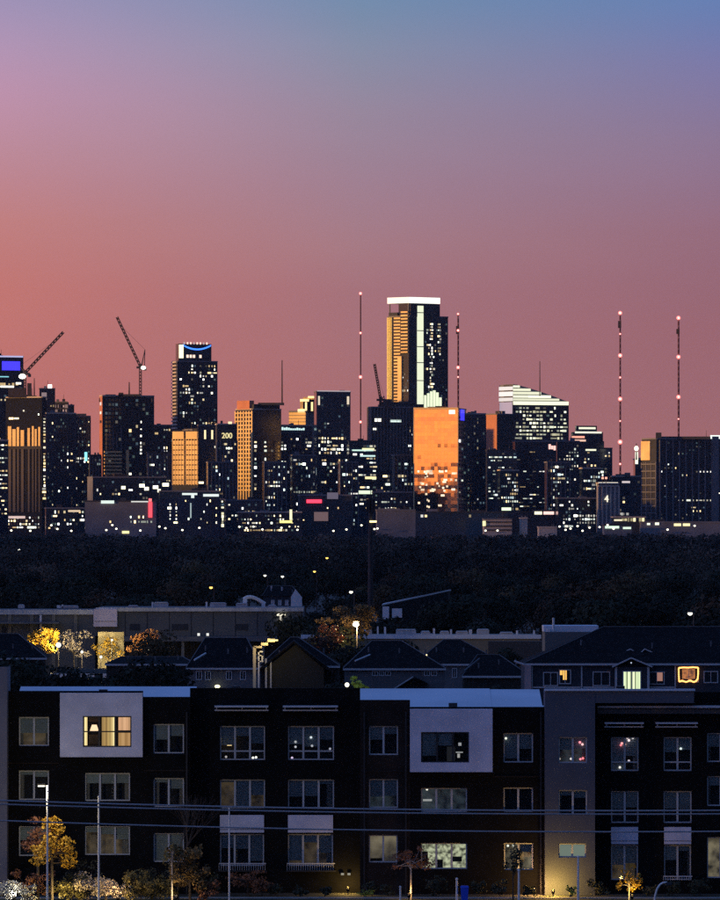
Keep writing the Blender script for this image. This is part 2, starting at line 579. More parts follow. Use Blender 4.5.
class Tower:
    """a block seen by its corner: left face spans pixels x0..xm, right face xm..x1; the corner stands at depth D"""

    def __init__(s, name, label, x0, xm, x1, yt, D, th=35, m=M_GLASS, ml=None, cat='skyscraper', depth=26, yb=None):
        s.D = D
        th = R(th)
        s.cx = X(xm, D)
        s.root = thing(name, label, cat, (s.cx, D, 0))
        wl, wr = (xm - x0) * D / F, (x1 - xm) * D / F
        s.eR = (math.cos(th), math.sin(th)); s.eL = (-math.sin(th), math.cos(th))
        s.lr = wr / math.cos(th) if wr > 0 else depth
        s.ll = wl / math.sin(th) if wl > 0 else depth
        s.nR = (math.sin(th), -math.cos(th)); s.nL = (-math.cos(th), -math.sin(th))
        if wl < 9:                      # side wall nearly in line with the view: give the block a real depth
            s.ll = max(20.0, .55 * s.lr)
            sn = wl / s.ll; cn = math.sqrt(1 - sn * sn)
            s.eL = (-sn, cn); s.nL = (-cn, -sn)
        s.zt = Z(yt, D)
        s.win = MB(); s.trim = MB()
        s.m = m
        b = MB()
        s.prism(b, 0, 1, 0, 1, -1, s.zt, 0)
        if ml is not None:
            # the left face is clad in another material, 0.2 m proud
            O, e, n, L = s.face('L')
            b.obox(O, e, n, 0, L - .15, -1, s.zt - .3, 0, .2, 1)
        b.build('body', [m, ml or m], s.root)

    def prism(s, mb, l0, l1, r0, r1, z0, z1, m=0):
        """block over fractions of the two plan edges"""
        P = lambda l, r, z: (s.eL[0] * s.ll * l + s.eR[0] * s.lr * r, s.eL[1] * s.ll * l + s.eR[1] * s.lr * r, z)
        mb.hexa([P(l0, r0, z0), P(l0, r1, z0), P(l1, r1, z0), P(l1, r0, z0),
                 P(l0, r0, z1), P(l0, r1, z1), P(l1, r1, z1), P(l1, r0, z1)], m)

    def block(s, name, l0, l1, r0, r1, y0, y1, m, yb=None):
        mb = MB()
        s.prism(mb, l0, l1, r0, r1, Z(y0, s.D), Z(y1, s.D))
        return mb.build(name, m, s.root)

    def face(s, w, l=0.0, r=0.0):
        """origin, edge (left to right in the picture), normal, length"""
        if w == 'L':
            return ((s.eL[0] * s.ll, s.eL[1] * s.ll), (-s.eL[0], -s.eL[1]), s.nL, s.ll)
        return ((0, 0), s.eR, s.nR, s.lr)

    def windows(s, w, nu, y0, y1, nz, p=.1, pal=PAL, u0=0.04, u1=.96, wf=.6, hf=.55, bright=(1.2, 4.5), rowp=None, fn=None, unlit=True):
        O, e, n, L = s.face(w)
        z1, z0 = Z(y0, s.D), Z(y1, s.D)
        du = (u1 - u0) * L / nu; dz = (z1 - z0) / nz
        for j in range(nz):
            pr = p * (rowp(j) if rowp else 1)
            run = 0
            strip = None
            if fn is None and nu > 4 and rng.random() < min(.5, pr * 1.3):      # part of a floor left on
                a0 = rng.randrange(nu); strip = (a0, a0 + rng.randint(2, max(3, nu * 2 // 3)), rng.choice(pal), rng.uniform(.25, 1.0))
            for i in range(nu):
                c = (0, 0, 0)
                hit = fn(i, j) if fn else (rng.random() < pr * .8 or (run and rng.random() < .25))
                run = hit
                if hit:
                    q = rng.choice(pal); k = bright[0] * .25 + (bright[1] - bright[0] * .25) * rng.random() ** 1.6
                elif strip and strip[0] <= i < strip[1]:
                    hit, q, k = True, strip[2], strip[3] * rng.uniform(.6, 1.5)
                elif unlit and rng.random() < .10:
                    q, k = rng.choice([(.5, .8, 1.0), (.9, .8, .6), (.6, .9, .8)]), rng.uniform(.02, .16)  # faint glow added to some unlit panes for mid-tones
                else: q, k = None, 0
                if q: c = (q[0] * k, q[1] * k, q[2] * k)
                if not hit and not unlit: continue
                big = hit and rng.random() < .16
                w2 = 1.25 if big else wf * (rng.uniform(.5, 1.1) if hit else 1.0)
                h2 = hf * (rng.uniform(.6, 1.25) if hit else 1.0)
                a = u0 * L + du * (i + .5 - wf / 2) + (du * (wf - w2) * rng.random() if hit else 0); b = a + du * w2
                a, b = max(a, .1), min(b, L - .1)
                if b - a < .2: continue
                zz = z0 + dz * (j + .5 - h2 / 2)
                s.win.oquad(O, e, n, a, b, zz, zz + dz * h2, .35 + (.02 if hit else 0), 0, c)

    def bands(s, w, y0, y1, nz, m=0, h=.6, proud=.5, u0=0, u1=1):
        O, e, n, L = s.face(w)
        z1, z0 = Z(y0, s.D), Z(y1, s.D)
        for j in range(nz + 1):
            zz = z0 + (z1 - z0) * j / nz
            s.trim.obox(O, e, n, u0 * L, u1 * L, zz - h / 2, zz + h / 2, .21, proud, m)

    def fins(s, w, nu, y0, y1, m=0, wd=.8, proud=.6, u0=0, u1=1):
        O, e, n, L = s.face(w)
        for i in range(nu + 1):
            u = (u0 + (u1 - u0) * i / nu) * L
            s.trim.obox(O, e, n, u - wd / 2, u + wd / 2, Z(y1, s.D), Z(y0, s.D), .21, proud, m)

    def panel(s, w, x0, x1, y0, y1, c, proud=.6):
        """glowing panel placed by picture pixels on a face"""
        O, e, n, L = s.face(w)
        ox = s.cx + O[0]
        u0 = (X(x0, s.D) - ox) / e[0]; u1 = (X(x1, s.D) - ox) / e[0]
        lp = MB()
        lp.obox(O, e, n, u0, u1, Z(y1, s.D), Z(y0, s.D), .22, proud, 0, c)
        lp.build('light_panel', WIN, s.root, glow=True)

    def done(s, trim=None):
        par = MB()  # roof trim added for light edge highlights along the tower tops
        for w in 'LR':
            O, e, n, L = s.face(w)
            par.obox(O, e, n, .0, L - (.6 if w == 'L' else 0), s.zt - .7, s.zt + .55, .06, .5)
        par.build('edge_highlight', rng.choice([M_GREYC, M_GREYC, M_DARKC, M_PALEC]), s.root)
        for q in range(rng.choice([1, 2, 2, 3])):
            l0, r0 = rng.uniform(.15, .6), rng.uniform(.05, .75)
            pr_ = MB(); s.prism(pr_, l0, l0 + rng.uniform(.15, .35), r0, r0 + rng.uniform(.08, .2), s.zt - .1, s.zt + rng.uniform(1.2, 3.4))
            pr_.build('plant_room', rng.choice([M_DARKC, M_GREYC, M_STEEL]), s.root)
        if rng.random() < .4:
            l0, r0 = rng.uniform(.3, .7), rng.uniform(.2, .8)
            x_, y_ = s.eL[0] * s.ll * l0 + s.eR[0] * s.lr * r0, s.eL[1] * s.ll * l0 + s.eR[1] * s.lr * r0
            pr_ = MB(); pr_.tube((x_, y_, s.zt - .2), (x_, y_, s.zt + rng.uniform(4, 9)), .3, .15, 5); pr_.build('antenna', M_STEEL, s.root)
        if s.win.f: s.win.build('window_grid', WIN, s.root, glow=True, kind='stuff')
        if s.trim.f: s.trim.build('facade_grid', trim or [M_GREYC], s.root, kind='stuff')
        return s.root

    def roof_box(s, name, x0, x1, y0, y1, m=M_DARKC, dd=8, back=6):
        """a plant room or stub on the roof by picture pixels"""
        mb = MB()
        mb.box(X(x0, s.D) - s.cx, X(x1, s.D) - s.cx, back, back + dd, Z(y1, s.D), Z(y0, s.D))
        return mb.build(name, m, s.root)

    def roof_pole(s, name, x, y0, y1, r=.5, back=8, m=M_STEEL):
        mb = MB()
        mb.tube((X(x, s.D) - s.cx, back, Z(y1, s.D)), (X(x, s.D) - s.cx, back, Z(y0, s.D)), r, r * .6, 6)
        return mb.build(name, m, s.root)


W = (1, .95, .8)
def k_(c, s): return tuple(v * s for v in c)


def text_mesh(body, name, height, m, parent, loc, rz=0, extrude=.3):
    cu = bpy.data.curves.new(name, 'FONT')
    cu.body = body; cu.size = height * 1.4; cu.extrude = extrude; cu.align_x = 'CENTER'
    t = bpy.data.objects.new(name + '_tmp', cu)
    COL.objects.link(t)
    dg = bpy.context.evaluated_depsgraph_get()
    me = bpy.data.meshes.new_from_object(t.evaluated_get(dg))
    bpy.data.objects.remove(t); bpy.data.curves.remove(cu)
    me.materials.clear(); me.materials.append(m)
    o = bpy.data.objects.new(name, me)
    COL.objects.link(o)
    o.parent = parent; o.location = loc; o.rotation_euler = (R(90), 0, rz)
    return o


def skyline():
    # --- tower with blue screen at the left edge
    t = Tower('skyscraper', 'dark glass tower with glowing blue screen band under its flat roof', -22, -14, 22.5, 356, 6990, 30)
    t.windows('R', 9, 378, 520, 36, .10, u1=.98)
    t.panel('R', 1.5, 19, 361, 370, (.08, .06, 1.5))
    t.panel('R', -10, 22, 355.4, 357, (.5, .5, .8))
    t.panel('R', 0, 13, 385.5, 387.3, k_(W, 2.2)); t.panel('R', 15, 20, 382, 384, k_(W, 2)); t.panel('R', -2, 8, 376, 377, (.3, .8, .9))
    t.bands('R', 378, 520, 12, 0, .35, .45)
    t.done([M_DARKC])
    # --- slab with pale vertical strips catching the sunset
    t = Tower('skyscraper', 'tower with pale vertical strips glowing orange in the last sun', 5, 42, 46, 397, 6900, 66, m=mat('matt_dark_wall', (.016, .018, .024), .9, spec=.04), cat='skyscraper')
    O, e, n, L = t.face('L')
    for i, (xa, xb, mm) in enumerate([(7.5, 11, 1), (12, 15.5, 1), (16.5, 19, 1), (20.5, 24, 1), (27.5, 30, 0), (32, 34, 1), (35, 37, 1), (38.5, 40.5, 1)]):
        u0 = (X(xa, t.D) - t.cx - O[0]) / e[0]; u1 = (X(xb, t.D) - t.cx - O[0]) / e[0]
        t.trim.obox(O, e, n, u0, u1, Z(446, t.D), Z(426 + (i * 3) % 5, t.D), .2, .7, 1)
        t.trim.obox(O, e, n, u0 + .6, u1 - .4, Z(512, t.D), Z(449, t.D), .2, .7, 0)  # lower strips greyer: shade below the sun line put into the colour
    t.trim.obox(O, e, n, 0, L, Z(449, t.D), Z(446, t.D), .2, 1.2, 2)
    t.windows('L', 9, 401, 424, 6, .10, wf=.4, unlit=False)
    t.windows('R', 1, 414, 500, 27, .93, u0=.1, u1=.9, wf=.6, hf=.62, pal=ABS_WARM + [W], bright=(1.5, 3))
    t.windows('L', 11, 516, 529, 4, .45, bright=(1.5, 3.5))
    t.panel('L', 8, 25, 516, 518.5, (.75, .55, .5))
    t.roof_box('plant_room', 8, 26, 388, 397.5, M_STEEL); t.roof_box('plant_room', 27, 31, 383, 397.5, M_STEEL); t.roof_pole('antenna', 34, 378, 398, .7)
    t.done([mat('shaded_strip', (.10, .095, .10), .85, spec=.1), M_GOLDP, M_DARKC])
    # --- core tower behind it
    t = Tower('skyscraper', 'slim dark tower with a white light at its roof corner and pale corner strip', 38.5, 39.5, 55, 388.5, 7150, 20, m=M_GLASS)
    t.panel('R', 48, 51.5, 384.5, 388, k_(W, 5)); t.panel('R', 41.5, 46.5, 392.5, 400, (.28, .2, .2))  # pale corner strip given a faint glow though it is no lamp
    t.windows('R', 6, 404, 500, 26, .05)
    t.done()
    t = Tower('skyscraper', 'dark block with a crown row of small pale openings beside slim tower', 54, 54, 68, 402, 7200, 0, m=M_DARKC)
    t.windows('R', 5, 404, 413, 2, .8, pal=[(1, .6, .5)], bright=(.3, .6), wf=.6, hf=.6)
    t.done()
    t = Tower('skyscraper', 'broad navy glass tower, flat topped, beside the strip of yellow dots', 45.5, 46, 75.5, 413, 6850, 30, m=M_GLASS2)
    t.windows('R', 13, 418, 520, 30, .035, bright=(2, 4.5), fn=lambda i, j: (i in (8, 9, 11) and j in (16, 17, 19, 15) and rng.random() < .7) or rng.random() < .018)
    t.fins('R', 13, 414, 525, 0, .25, .5)
    t.done([M_GLASS])
    t = Tower('skyscraper', 'navy glass tower with slanting lit row low on its right half', 66, 68, 90, 416, 7000, 35, m=M_GLASS2)
    t.windows('R', 10, 420, 520, 30, .04, bright=(1.5, 4), fn=lambda i, j: (j in (17, 18) and i > 1 and rng.random() < .75) or rng.random() < .035)
    t.roof_box('plant_room', 74, 86, 413.5, 417, M_GLASS2)
    t.fins('R', 5, 417, 525, 0, .25, .5)
    t.panel('R', 84, 86.5, 452, 461, (.4, 1.2, 1.3))
    t.done([M_GLASS])
    t = Tower('office_block', 'near office block with rows of bright horizontal light lines by tall striped tower', -16, -15, 8, 440, 6650, 20, cat='office building')
    t.windows('R', 7, 443, 520, 18, .5, bright=(.8, 2.6), hf=.34, wf=.95, rowp=lambda j: 1.5 if j % 3 else .3)
    t.done()
    # --- tower under construction with the second crane
    t = Tower('unfinished_tower', 'dark unfinished concrete tower with a tower crane standing on its roof', 98.5, 102.5, 153.5, 395.5, 7100, 26, m=M_DARKC, ml=M_TERRA, cat='skyscraper')
    t.bands('R', 398, 476, 18, 0, .5, .5)
    t.windows('R', 14, 398, 476, 18, .012, wf=.7, hf=.6)
    t.windows('R', 1, 420, 455, 10, .9, u0=.72, u1=.76, wf=.8, hf=.5, bright=(3, 5), pal=[W])
    for xa in (106, 109, 112.5, 116, 120.5):
        O, e, n, L = t.face('R'); u = (X(xa, t.D) - t.cx) / e[0]
        t.trim.obox(O, e, n, u, u + .8, Z(450, t.D), Z(rng.uniform(425, 436), t.D), .22, .9, 1)
    for i in range(3):
        t.windows('L', 1, 401 + i * 9, 406 + i * 9, 1, 1, bright=(1, 2))
    O, e, n, L = t.face('R')
    for i in range(7):
        t.trim.obox(O, e, n, (X(104, t.D) - t.cx) / e[0], (X(121, t.D) - t.cx) / e[0], Z(452.8 + i * 3.6, t.D), Z(451 + i * 3.6, t.D), .2, 1.6, 2)
    t.trim.obox(O, e, n, (X(125.5, t.D) - t.cx) / e[0], (X(128, t.D) - t.cx) / e[0], Z(477, t.D), Z(450, t.D), .2, 1.6, 2)
    t.roof_box('plant_room', 118, 140, 394, 396, M_DARKC); t.roof_box('plant_room', 118.5, 123, 392.5, 396, M_STEEL)
    t.roof_pole('antenna', 129, 382, 396, .9)
    for xa in (99.5, 152): t.roof_pole('column', xa, 398, 402, .7, 2)
    t.done([M_DARKC, M_GREYC, M_GOLDP])
    t = Tower('office_block', 'plain dark block with scattered windows between two taller towers', 152, 154, 174, 425, 7250, 25, ml=M_GOLDP)
    t.windows('R', 7, 428, 500, 20, .09); t.done()
    # cluster in front of the unfinished tower
    t = Tower('office_block', 'low dark block with bright yellow-white lamps along its roof edge', 86, 93, 166, 477, 6750, 15, m=M_GLASS, ml=M_GREYC, cat='office building')
    t.windows('R', 22, 480, 500, 5, .14, bright=(1.5, 4))
    for xa, w_, yy, kk in ((139, 5, 484, 5), (144, 4, 487, 6), (152.5, 5, 485.5, 5), (162, 6, 483, 5), (157, 3, 489, 3), (121, 4, 486, 3)):
        t.panel('R', xa, xa + w_, yy, yy + 3.2, k_((1, .93, .65), kk * .6), 1.0)
    t.done()
    t = Tower('store_building', 'wide windowless lavender-grey building with a red upright sign', 84, 85, 156, 501, 6500, 6, m=M_GREYC, cat='building')
    t.panel('R', 101, 114, 500.5, 503.5, (.85, 1.0, .9), 1.2); t.panel('R', 131, 148, 501, 502.2, (.8, .8, .75)); t.panel('R', 148.2, 152, 502, 517.5, (1.6, .12, .16), 1.2)
    t.panel('R', 148.5, 151.5, 498.5, 501.5, (1.6, .3, .3))
    t.windows('R', 16, 505, 529, 5, .05, bright=(2.5, 5), wf=.4, hf=.45, unlit=False)
    t.panel('R', 122, 129, 531, 533.5, (1.4, 1.2, .55))
    t.done()
    # --- tall residential tower with the blue arc
    t = Tower('skyscraper', 'tall tower with stepped crown, glowing blue arc and balcony-striped left edge', 172, 177.5, 217, 361, 7045, 35, ml=M_DARKC)
    t.bands('L', 362, 428, 19, 1, 1.5, 1.6)
    t.windows('R', 13, 364, 428, 19, .12, rowp=lambda j: rng.choice([.2, .4, 1, 2.2]), bright=(1.3, 3.5))
    t.block('crown_step', .1, .7, .04, .86, 361.5, 343.5, M_GLASS)
    cb = MB()
    O = (t.eR[0] * t.lr * .04 + t.eL[0] * t.ll * .1, t.eR[1] * t.lr * .04 + t.eL[1] * t.ll * .1)
    for i in range(14):
        a = i / 14; b = (i + 1) / 14
        f = lambda q: Z(344.8 + 4.2 * (1 - (2 * q - 1) ** 2), t.D)
        L0 = t.lr * .82
        p = [(O[0] + t.eR[0] * L0 * (.12 + .86 * q) + t.nR[0] * .5, O[1] + t.eR[1] * L0 * (.12 + .86 * q) + t.nR[1] * .5) for q in (a, b)]
        cb.quad([(*p[0], f(a) - .8), (*p[1], f(b) - .8), (*p[1], f(b) + .8), (*p[0], f(a) + .8)], 0, (.1, .45, 2.2))
    cb.build('light_arc', WIN, t.root, glow=True)
    cb = MB()
    cb.obox(O, t.eR, t.nR, .3, 5.5, Z(358, t.D), Z(344.5, t.D), .2, .6, 0, (1.6, 1.45, .95))
    for i in range(8):
        cb.obox(O, t.eR, t.nR, 6 + i * 3.9, 7.5 + i * 3.9, Z(344, t.D), Z(341.8, t.D), 0, .6, 0, (1.2, .85, .7) if i % 3 else (.5, .4, .4))
        if i in (1, 2, 3, 5): cb.obox(O, t.eR, t.nR, 5.5 + i * 3.9, 8 + i * 3.9, Z(357.5, t.D), Z(354.5, t.D), .1, .5, 0, (1.4, 1.0, .8))
    cb.build('crown_light', WIN, t.root, glow=True)
    t.done([M_GREYC, M_PALEC])
    # --- gold fronted block
    t = Tower('office_block', 'squat block whose cream front burns gold between dark pillars', 172, 198.5, 203, 431, 6850, 62, m=M_DARKC, cat='office building')
    O, e, n, L = t.face('L')
    for a, b in ((.03, .46), (.54, .97)):
        t.trim.obox(O, e, n, a * L, b * L, Z(439, t.D), Z(431.5, t.D), .2, 1.4, 0)
        for j in range(9):
            t.trim.obox(O, e, n, a * L, b * L, Z(444.4 + j * 5, t.D), Z(440.4 + j * 5, t.D), .2, 1.0, 0)
        for q in range(5):
            u = (a + (b - a) * q / 4) * L
            t.trim.obox(O, e, n, u - .3, u + .3, Z(485, t.D), Z(438, t.D), .2, 1.3, 0)
    t.windows('L', 8, 432, 438, 1, 1, pal=ABS_WARM, bright=(.8, 1.6), wf=.4, hf=.6)
    t.done([M_GOLDP])
    t = Tower('office_block', 'plain navy block with tall slot lights along its top', 197, 198, 223, 425, 6820, 35, m=M_GLASS, cat='office building')
    for xa in (204, 211): t.panel('R', xa, xa + 1.6, 430, 439, (1.3, 1.1, .6))
    t.windows('R', 6, 445, 488, 12, .03); t.done()
    t = Tower('office_block', 'dark grey block carrying a lit yellow number sign near its roof', 215, 217, 237, 424, 6752, 26, m=M_DARKC, cat='office building')
    t.fins('R', 6, 440, 500, 0, .6, .8)
    t.windows('R', 6, 442, 500, 14, .12)
    O, e, n, L = t.face('R')
    text_mesh('200', 'number_sign', 5.4, emit('sign_yellow', (1, .85, .4), 1.0), t.root, (L * .48 * e[0] + n[0] * .8, L * .48 * e[1] + n[1] * .8, Z(438.2, t.D)), R(26))
    t.panel('R', 228, 231.5, 421.5, 423.8, (1.3, 1.1, .6))
    t.done([M_GREYC])
    t = Tower('office_block', 'low navy block with two white light strips along its roof', 158, 160, 220, 491, 6550, 12, m=M_GLASS2, cat='office building')
    t.panel('R', 182, 197, 493, 495, (.9, 1, .95)); t.panel('R', 191, 194, 495, 498, (.9, 1, .95)); t.panel('R', 203, 218.5, 494, 496.5, (.9, 1, .95))
    t.windows('R', 18, 499, 528, 8, .14, bright=(1.5, 4), wf=.4, unlit=False, fn=lambda i, j: (i in (2, 4) and 1 < j < 7) or rng.random() < .09)
    t.panel('R', 190, 191.2, 503, 518, (.4, .5, .5))
    t.done()
    t = Tower('stair_tower', 'narrow stair tower lit yellow-white over its full height', 220.2, 220.6, 224.5, 499, 6540, 12, m=M_GLASS, cat='building')
    t.windows('R', 1, 500, 527, 9, 1, bright=(1, 2.2), wf=.7, hf=.8, u0=.05, u1=.95, pal=[(1, .93, .6)]); t.done()
    # --- tower with golden left face
    t = Tower('skyscraper', 'dark tower with golden balconied left face and slanted roof', 235.5, 252.5, 281, 409, 6900, 40, m=M_GLASS, ml=M_DARKC)
    t.fins('L', 6, 411, 500, 1, 1.6, 1.0)
    t.bands('L', 413, 490, 19, 1, 1.1, 1.3, .04, .5); t.bands('L', 413, 490, 19, 1, 1.1, .9, .55, .98)
    t.windows('R', 8, 440, 512, 17, .10, fn=lambda i, j: (i in (0, 3) and j in (5, 8, 10, 12, 14, 15, 16)) or rng.random() < .045, bright=(1.5, 4), wf=.7, hf=.5)
    b = MB()
    t.prism(b, .0, .55, .05, .95, t.zt - .2, Z(404, t.D))
    b.build('roof_step', M_DARKC, t.root)
    b = MB(); t.prism(b, .15, .9, -.02, .14, t.zt - .2, Z(400.5, t.D)); b.build('roof_fin', M_TERRA, t.root)
    t.roof_box('roof_slab', 258, 284, 402.6, 405, M_DARKC, 14, 4)
    t.roof_pole('antenna', 282, 360, 404, .8)
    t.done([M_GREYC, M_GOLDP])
    # --- block with small lit name sign
    t = Tower('office_block', 'dark block with a small lit white sign along its roof edge', 274, 276, 312, 425, 7000, 35, m=M_GLASS2)
    for i in range(11):
        h = rng.uniform(1.4, 3.2)
        t.panel('R', 281.5 + i * 2.1, 281.5 + i * 2.1 + 1.4, 430 - h, 430, (.75, 1.05, 1.0), .9)
    t.panel('R', 276.5, 280, 427, 431, (.8, 1.1, 1.1))
    t.windows('R', 11, 434, 520, 26, .10, bright=(1.3, 4)); t.panel('R', 302, 309, 470, 475, (1.6, 1.5, 1.1)); t.panel('R', 300, 305, 468, 474, (.5, .9, 1.2))
    t.done()
    t = Tower('office_block', 'stepped cream tower top burning gold under floodlights', 289, 306, 317, 411, 7150, 60, m=M_GREYC, ml=M_GOLDP)
    t.bands('L', 412, 425, 4, 0, .6, .9)
    for x0, x1, y0 in ((303, 316, 397), (300, 315.5, 399.5)):
        t.roof_box('upper_storey', x0, x1, y0, 412, M_GOLDP, 10, 3)
    t.panel('L', 298, 305, 409, 412.5, (1.6, 1.2, .55)); 
    lp = MB()
    for xa, xb, ya, yb in ((300, 309, 399, 401.5), (308, 315, 396, 398), (305, 307, 402, 411), (311, 313, 402, 411)):
        lp.box(X(xa, t.D) - t.cx, X(xb, t.D) - t.cx, 2.2, 2.9, Z(yb, t.D), Z(ya, t.D), 0, (1.5, 1.1, .5))
    lp.build('flood_lamp', WIN, t.root, glow=True)
    t.done()
    # --- flat topped dark tower right of it
    t = Tower('skyscraper', 'flat-topped navy tower with a pale roof line and a grid of yellow windows', 314, 316.5, 350.5, 391.5, 6950, 35, m=M_GLASS2)
    t.windows('R', 11, 396, 528, 36, .02, bright=(1.3, 3.5), fn=lambda i, j: (20 <= j <= 24 and i < 9 and rng.random() < .62) or (j in (17, 18, 12) and rng.random() < .3) or rng.random() < .02, wf=.65)
    t.panel('R', 317, 350, 390.3, 391.4, (.45, .38, .4)); t.panel('R', 318, 319.6, 396, 405, (.9, .75, .55)); t.panel('R', 346.8, 348.8, 396, 404, (.9, .75, .55))
    t.done()
    t = Tower('office_block', 'teal glass block with bright horizontal bands and long lit strip at its base', 347, 349, 377, 441, 6900, 30, m=M_GLASS2)
    t.windows('R', 8, 444, 510, 16, .16, bright=(1, 3), wf=.85, hf=.4)
    t.panel('R', 352, 373, 449.5, 451, (.7, 1, .85)); t.panel('R', 360, 375, 455, 456.6, (.7, 1, .95)); t.panel('R', 362, 374, 448, 450, (1.1, 1.1, .6))
    t.panel('R', 365, 376, 476.5, 479, (1.3, 1.1, .55)); t.panel('R', 352.5, 372, 490.5, 494, (.95, 1.1, .8))
    t.done()
    # --- unfinished tower left of the tallest
    t = Tower('unfinished_tower', 'dark unfinished tower with stepped top and work lights under the tallest tower', 367, 371, 416, 407, 7050, 26, m=M_DARKC)
    t.block('core_wall', .2, .6, .25, .95, 408, 401.5, M_DARKC)
    t.roof_box('core_wall', 383, 392, 399, 408, M_STEEL)
    t.fins('R', 14, 408, 470, 1, .7, .6)
    t.bands('R', 420, 426, 1, 0, .5, .8)
    t.panel('R', 374, 381, 418.5, 421.5, k_(W, 2.2)); t.panel('R', 390, 401, 419.5, 422, (.9, 1.1, 1.0)); t.panel('R', 373, 376, 428, 430, k_(W, 2))
    t.windows('R', 12, 470, 515, 11, .16, bright=(1.2, 3.5)); t.windows('R', 3, 425, 470, 12, .25, u0=.84, u1=.98)
    t.done([M_DARKC, M_GREYC])
    # --- the tallest tower
    t = Tower('skyscraper', 'tallest tower, crowned by a glowing white bar, with golden balconies and white light strip', 388, 409, 448.5, 316, 7250, 42, m=M_GLASS, ml=M_DARKC)
    b = MB(); t.prism(b, -.02, .55, .03, .78, t.zt - .2, Z(303.5, t.D)); b.build('upper_shaft', M_GLASS, t.root)
    b = MB(); t.prism(b, .55, .96, .0, .3, t.zt - .2, Z(312, t.D)); b.build('upper_terrace', M_DARKC, t.root)
    b = MB()
    O, e, n, L = t.face('L')
    Lr = t.lr * .78
    b.obox(O, e, n, 0, L, Z(303, t.D), Z(297, t.D), -.5, .9, 0, (1.5, 1.25, .95))
    b.obox((0, 0), t.eR, t.nR, .9, Lr, Z(303, t.D), Z(297, t.D), -.5, .9, 0, (1.35, 1.35, 1.2))
    b.build('crown_light', WIN, t.root, glow=True)
    b = MB(); t.prism(b, .02, .98, .02, .76, Z(303.2, t.D), Z(298, t.D)); b.build('crown_roof', M_DARKC, t.root)
    b = MB()
    for q in (.06, .94): b.tube((t.eL[0] * t.ll * q - t.nL[0], t.eL[1] * t.ll * q - t.nL[1], t.zt - 1), (t.eL[0] * t.ll * q - t.nL[0], t.eL[1] * t.ll * q - t.nL[1], Z(302, t.D)), .7)
    b.build('crown_column', M_GREYC, t.root)
    t.fins('L', 1, 317, 404, 3, 6.5, 1.4, .1, .12)  # yellow strip: the sun's reflection put into its bright colour
    t.bands('L', 318, 402, 26, 1, 1.7, 1.2, .32, .62)
    t.bands('L', 312, 352, 12, 1, 1.5, 1.6, .66, .98)
    t.trim.obox(O, e, n, .52 * L, .70 * L, Z(404, t.D), Z(356, t.D), .3, 1.9, 1)
    t.windows('L', 4, 356, 402, 14, .2, u0=.7, u1=.98)
    t.panel('R', 417, 423, 305.5, 404, (.95, 1.0, .72), .9)
    for yy in (312, 330, 346, 362, 380): t.trim.obox((0, 0), t.eR, t.nR, (X(416.5, t.D) - t.cx) / t.eR[0], (X(423.5, t.D) - t.cx) / t.eR[0], Z(yy + .8, t.D), Z(yy, t.D), .9, 1.1, 2)
    t.windows('R', 14, 322, 400, 26, .02, u0=.40, u1=.97, bright=(1, 3.2), fn=lambda i, j: (i in (1, 2) and rng.random() < .16) or (i in (3, 4) and rng.random() < .55) or (i in (8, 9) and j > 13 and rng.random() < .75) or rng.random() < .03, wf=.75, hf=.6)
    for i in range(6):
        t.panel('R', 424 + i * 3, 426 + i * 3, 397 - [2, 4, 6, 7, 5, 0][i], 408, (1.0, 1.1, .75), 1 + .1 * i)
    t.done([M_GREYC, M_GOLDP, M_DARKC, mat('sun_glint_panel', (.92, .90, .42), .4)])
    # --- the mirror block
    D = 6780
    t = Tower('mirror_block', 'mirror-glass block reflecting the orange sunset above a dark ridge line', 414, 458, 467, 408.5, D, 82, m=mat('mirror_side', (.02, .03, .05), .25), cat='office building')
    O, e, n, L = t.face('L')
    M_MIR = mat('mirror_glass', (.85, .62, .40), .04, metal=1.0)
    gp = MB()
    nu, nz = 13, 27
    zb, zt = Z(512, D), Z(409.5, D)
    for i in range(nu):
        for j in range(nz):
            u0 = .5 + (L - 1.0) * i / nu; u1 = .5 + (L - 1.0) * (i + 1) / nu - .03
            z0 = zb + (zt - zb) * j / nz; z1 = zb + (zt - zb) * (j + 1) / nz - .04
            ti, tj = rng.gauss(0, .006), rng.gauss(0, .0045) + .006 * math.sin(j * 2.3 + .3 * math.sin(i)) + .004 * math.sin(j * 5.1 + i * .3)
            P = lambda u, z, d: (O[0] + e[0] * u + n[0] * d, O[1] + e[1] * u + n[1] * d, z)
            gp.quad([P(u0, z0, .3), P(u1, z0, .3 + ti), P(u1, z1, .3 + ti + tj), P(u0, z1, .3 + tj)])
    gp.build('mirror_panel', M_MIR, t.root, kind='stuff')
    t.trim.obox(O, e, n, -.4, .5, Z(513, D), Z(408, D), .05, .7); t.trim.obox(O, e, n, L - .5, L + .3, Z(513, D), Z(408, D), .05, .7)
    t.trim.obox(O, e, n, -.4, L + .3, Z(409.5, D), Z(407.5, D), .05, .75)
    t.panel('R', 460.5, 464.5, 409, 420, (.06, .05, 1.3)); t.panel('L', 449, 455, 410, 414, (1.7, 1.5, 1.2), .8)
    t.windows('L', 16, 476, 511, 9, .11, bright=(1.5, 3.5), wf=.6, hf=.45, fn=lambda i, j: rng.random() < (.10 + .05 * (j == 7)), u0=.03, u1=.97) if False else None
    lw = MB()
    for q in range(46):
        u = rng.uniform(.04, .94) * L; yy = 470 + 36 * rng.random() ** 1.7
        w_ = rng.choice([1.4, 2, 3.6, 2])
        kk = rng.uniform(.8, 1.9)
        lw.oquad(O, e, n, u, min(u + w_, L - 1), Z(yy + 2, D), Z(yy, D), .42, 0, (kk, kk * .75, kk * .5))
    lw.build('window_grid', WIN, t.root, glow=True, kind='stuff')
    t.windows('R', 3, 415, 510, 24, .05)
    t.done([M_GOLDP])
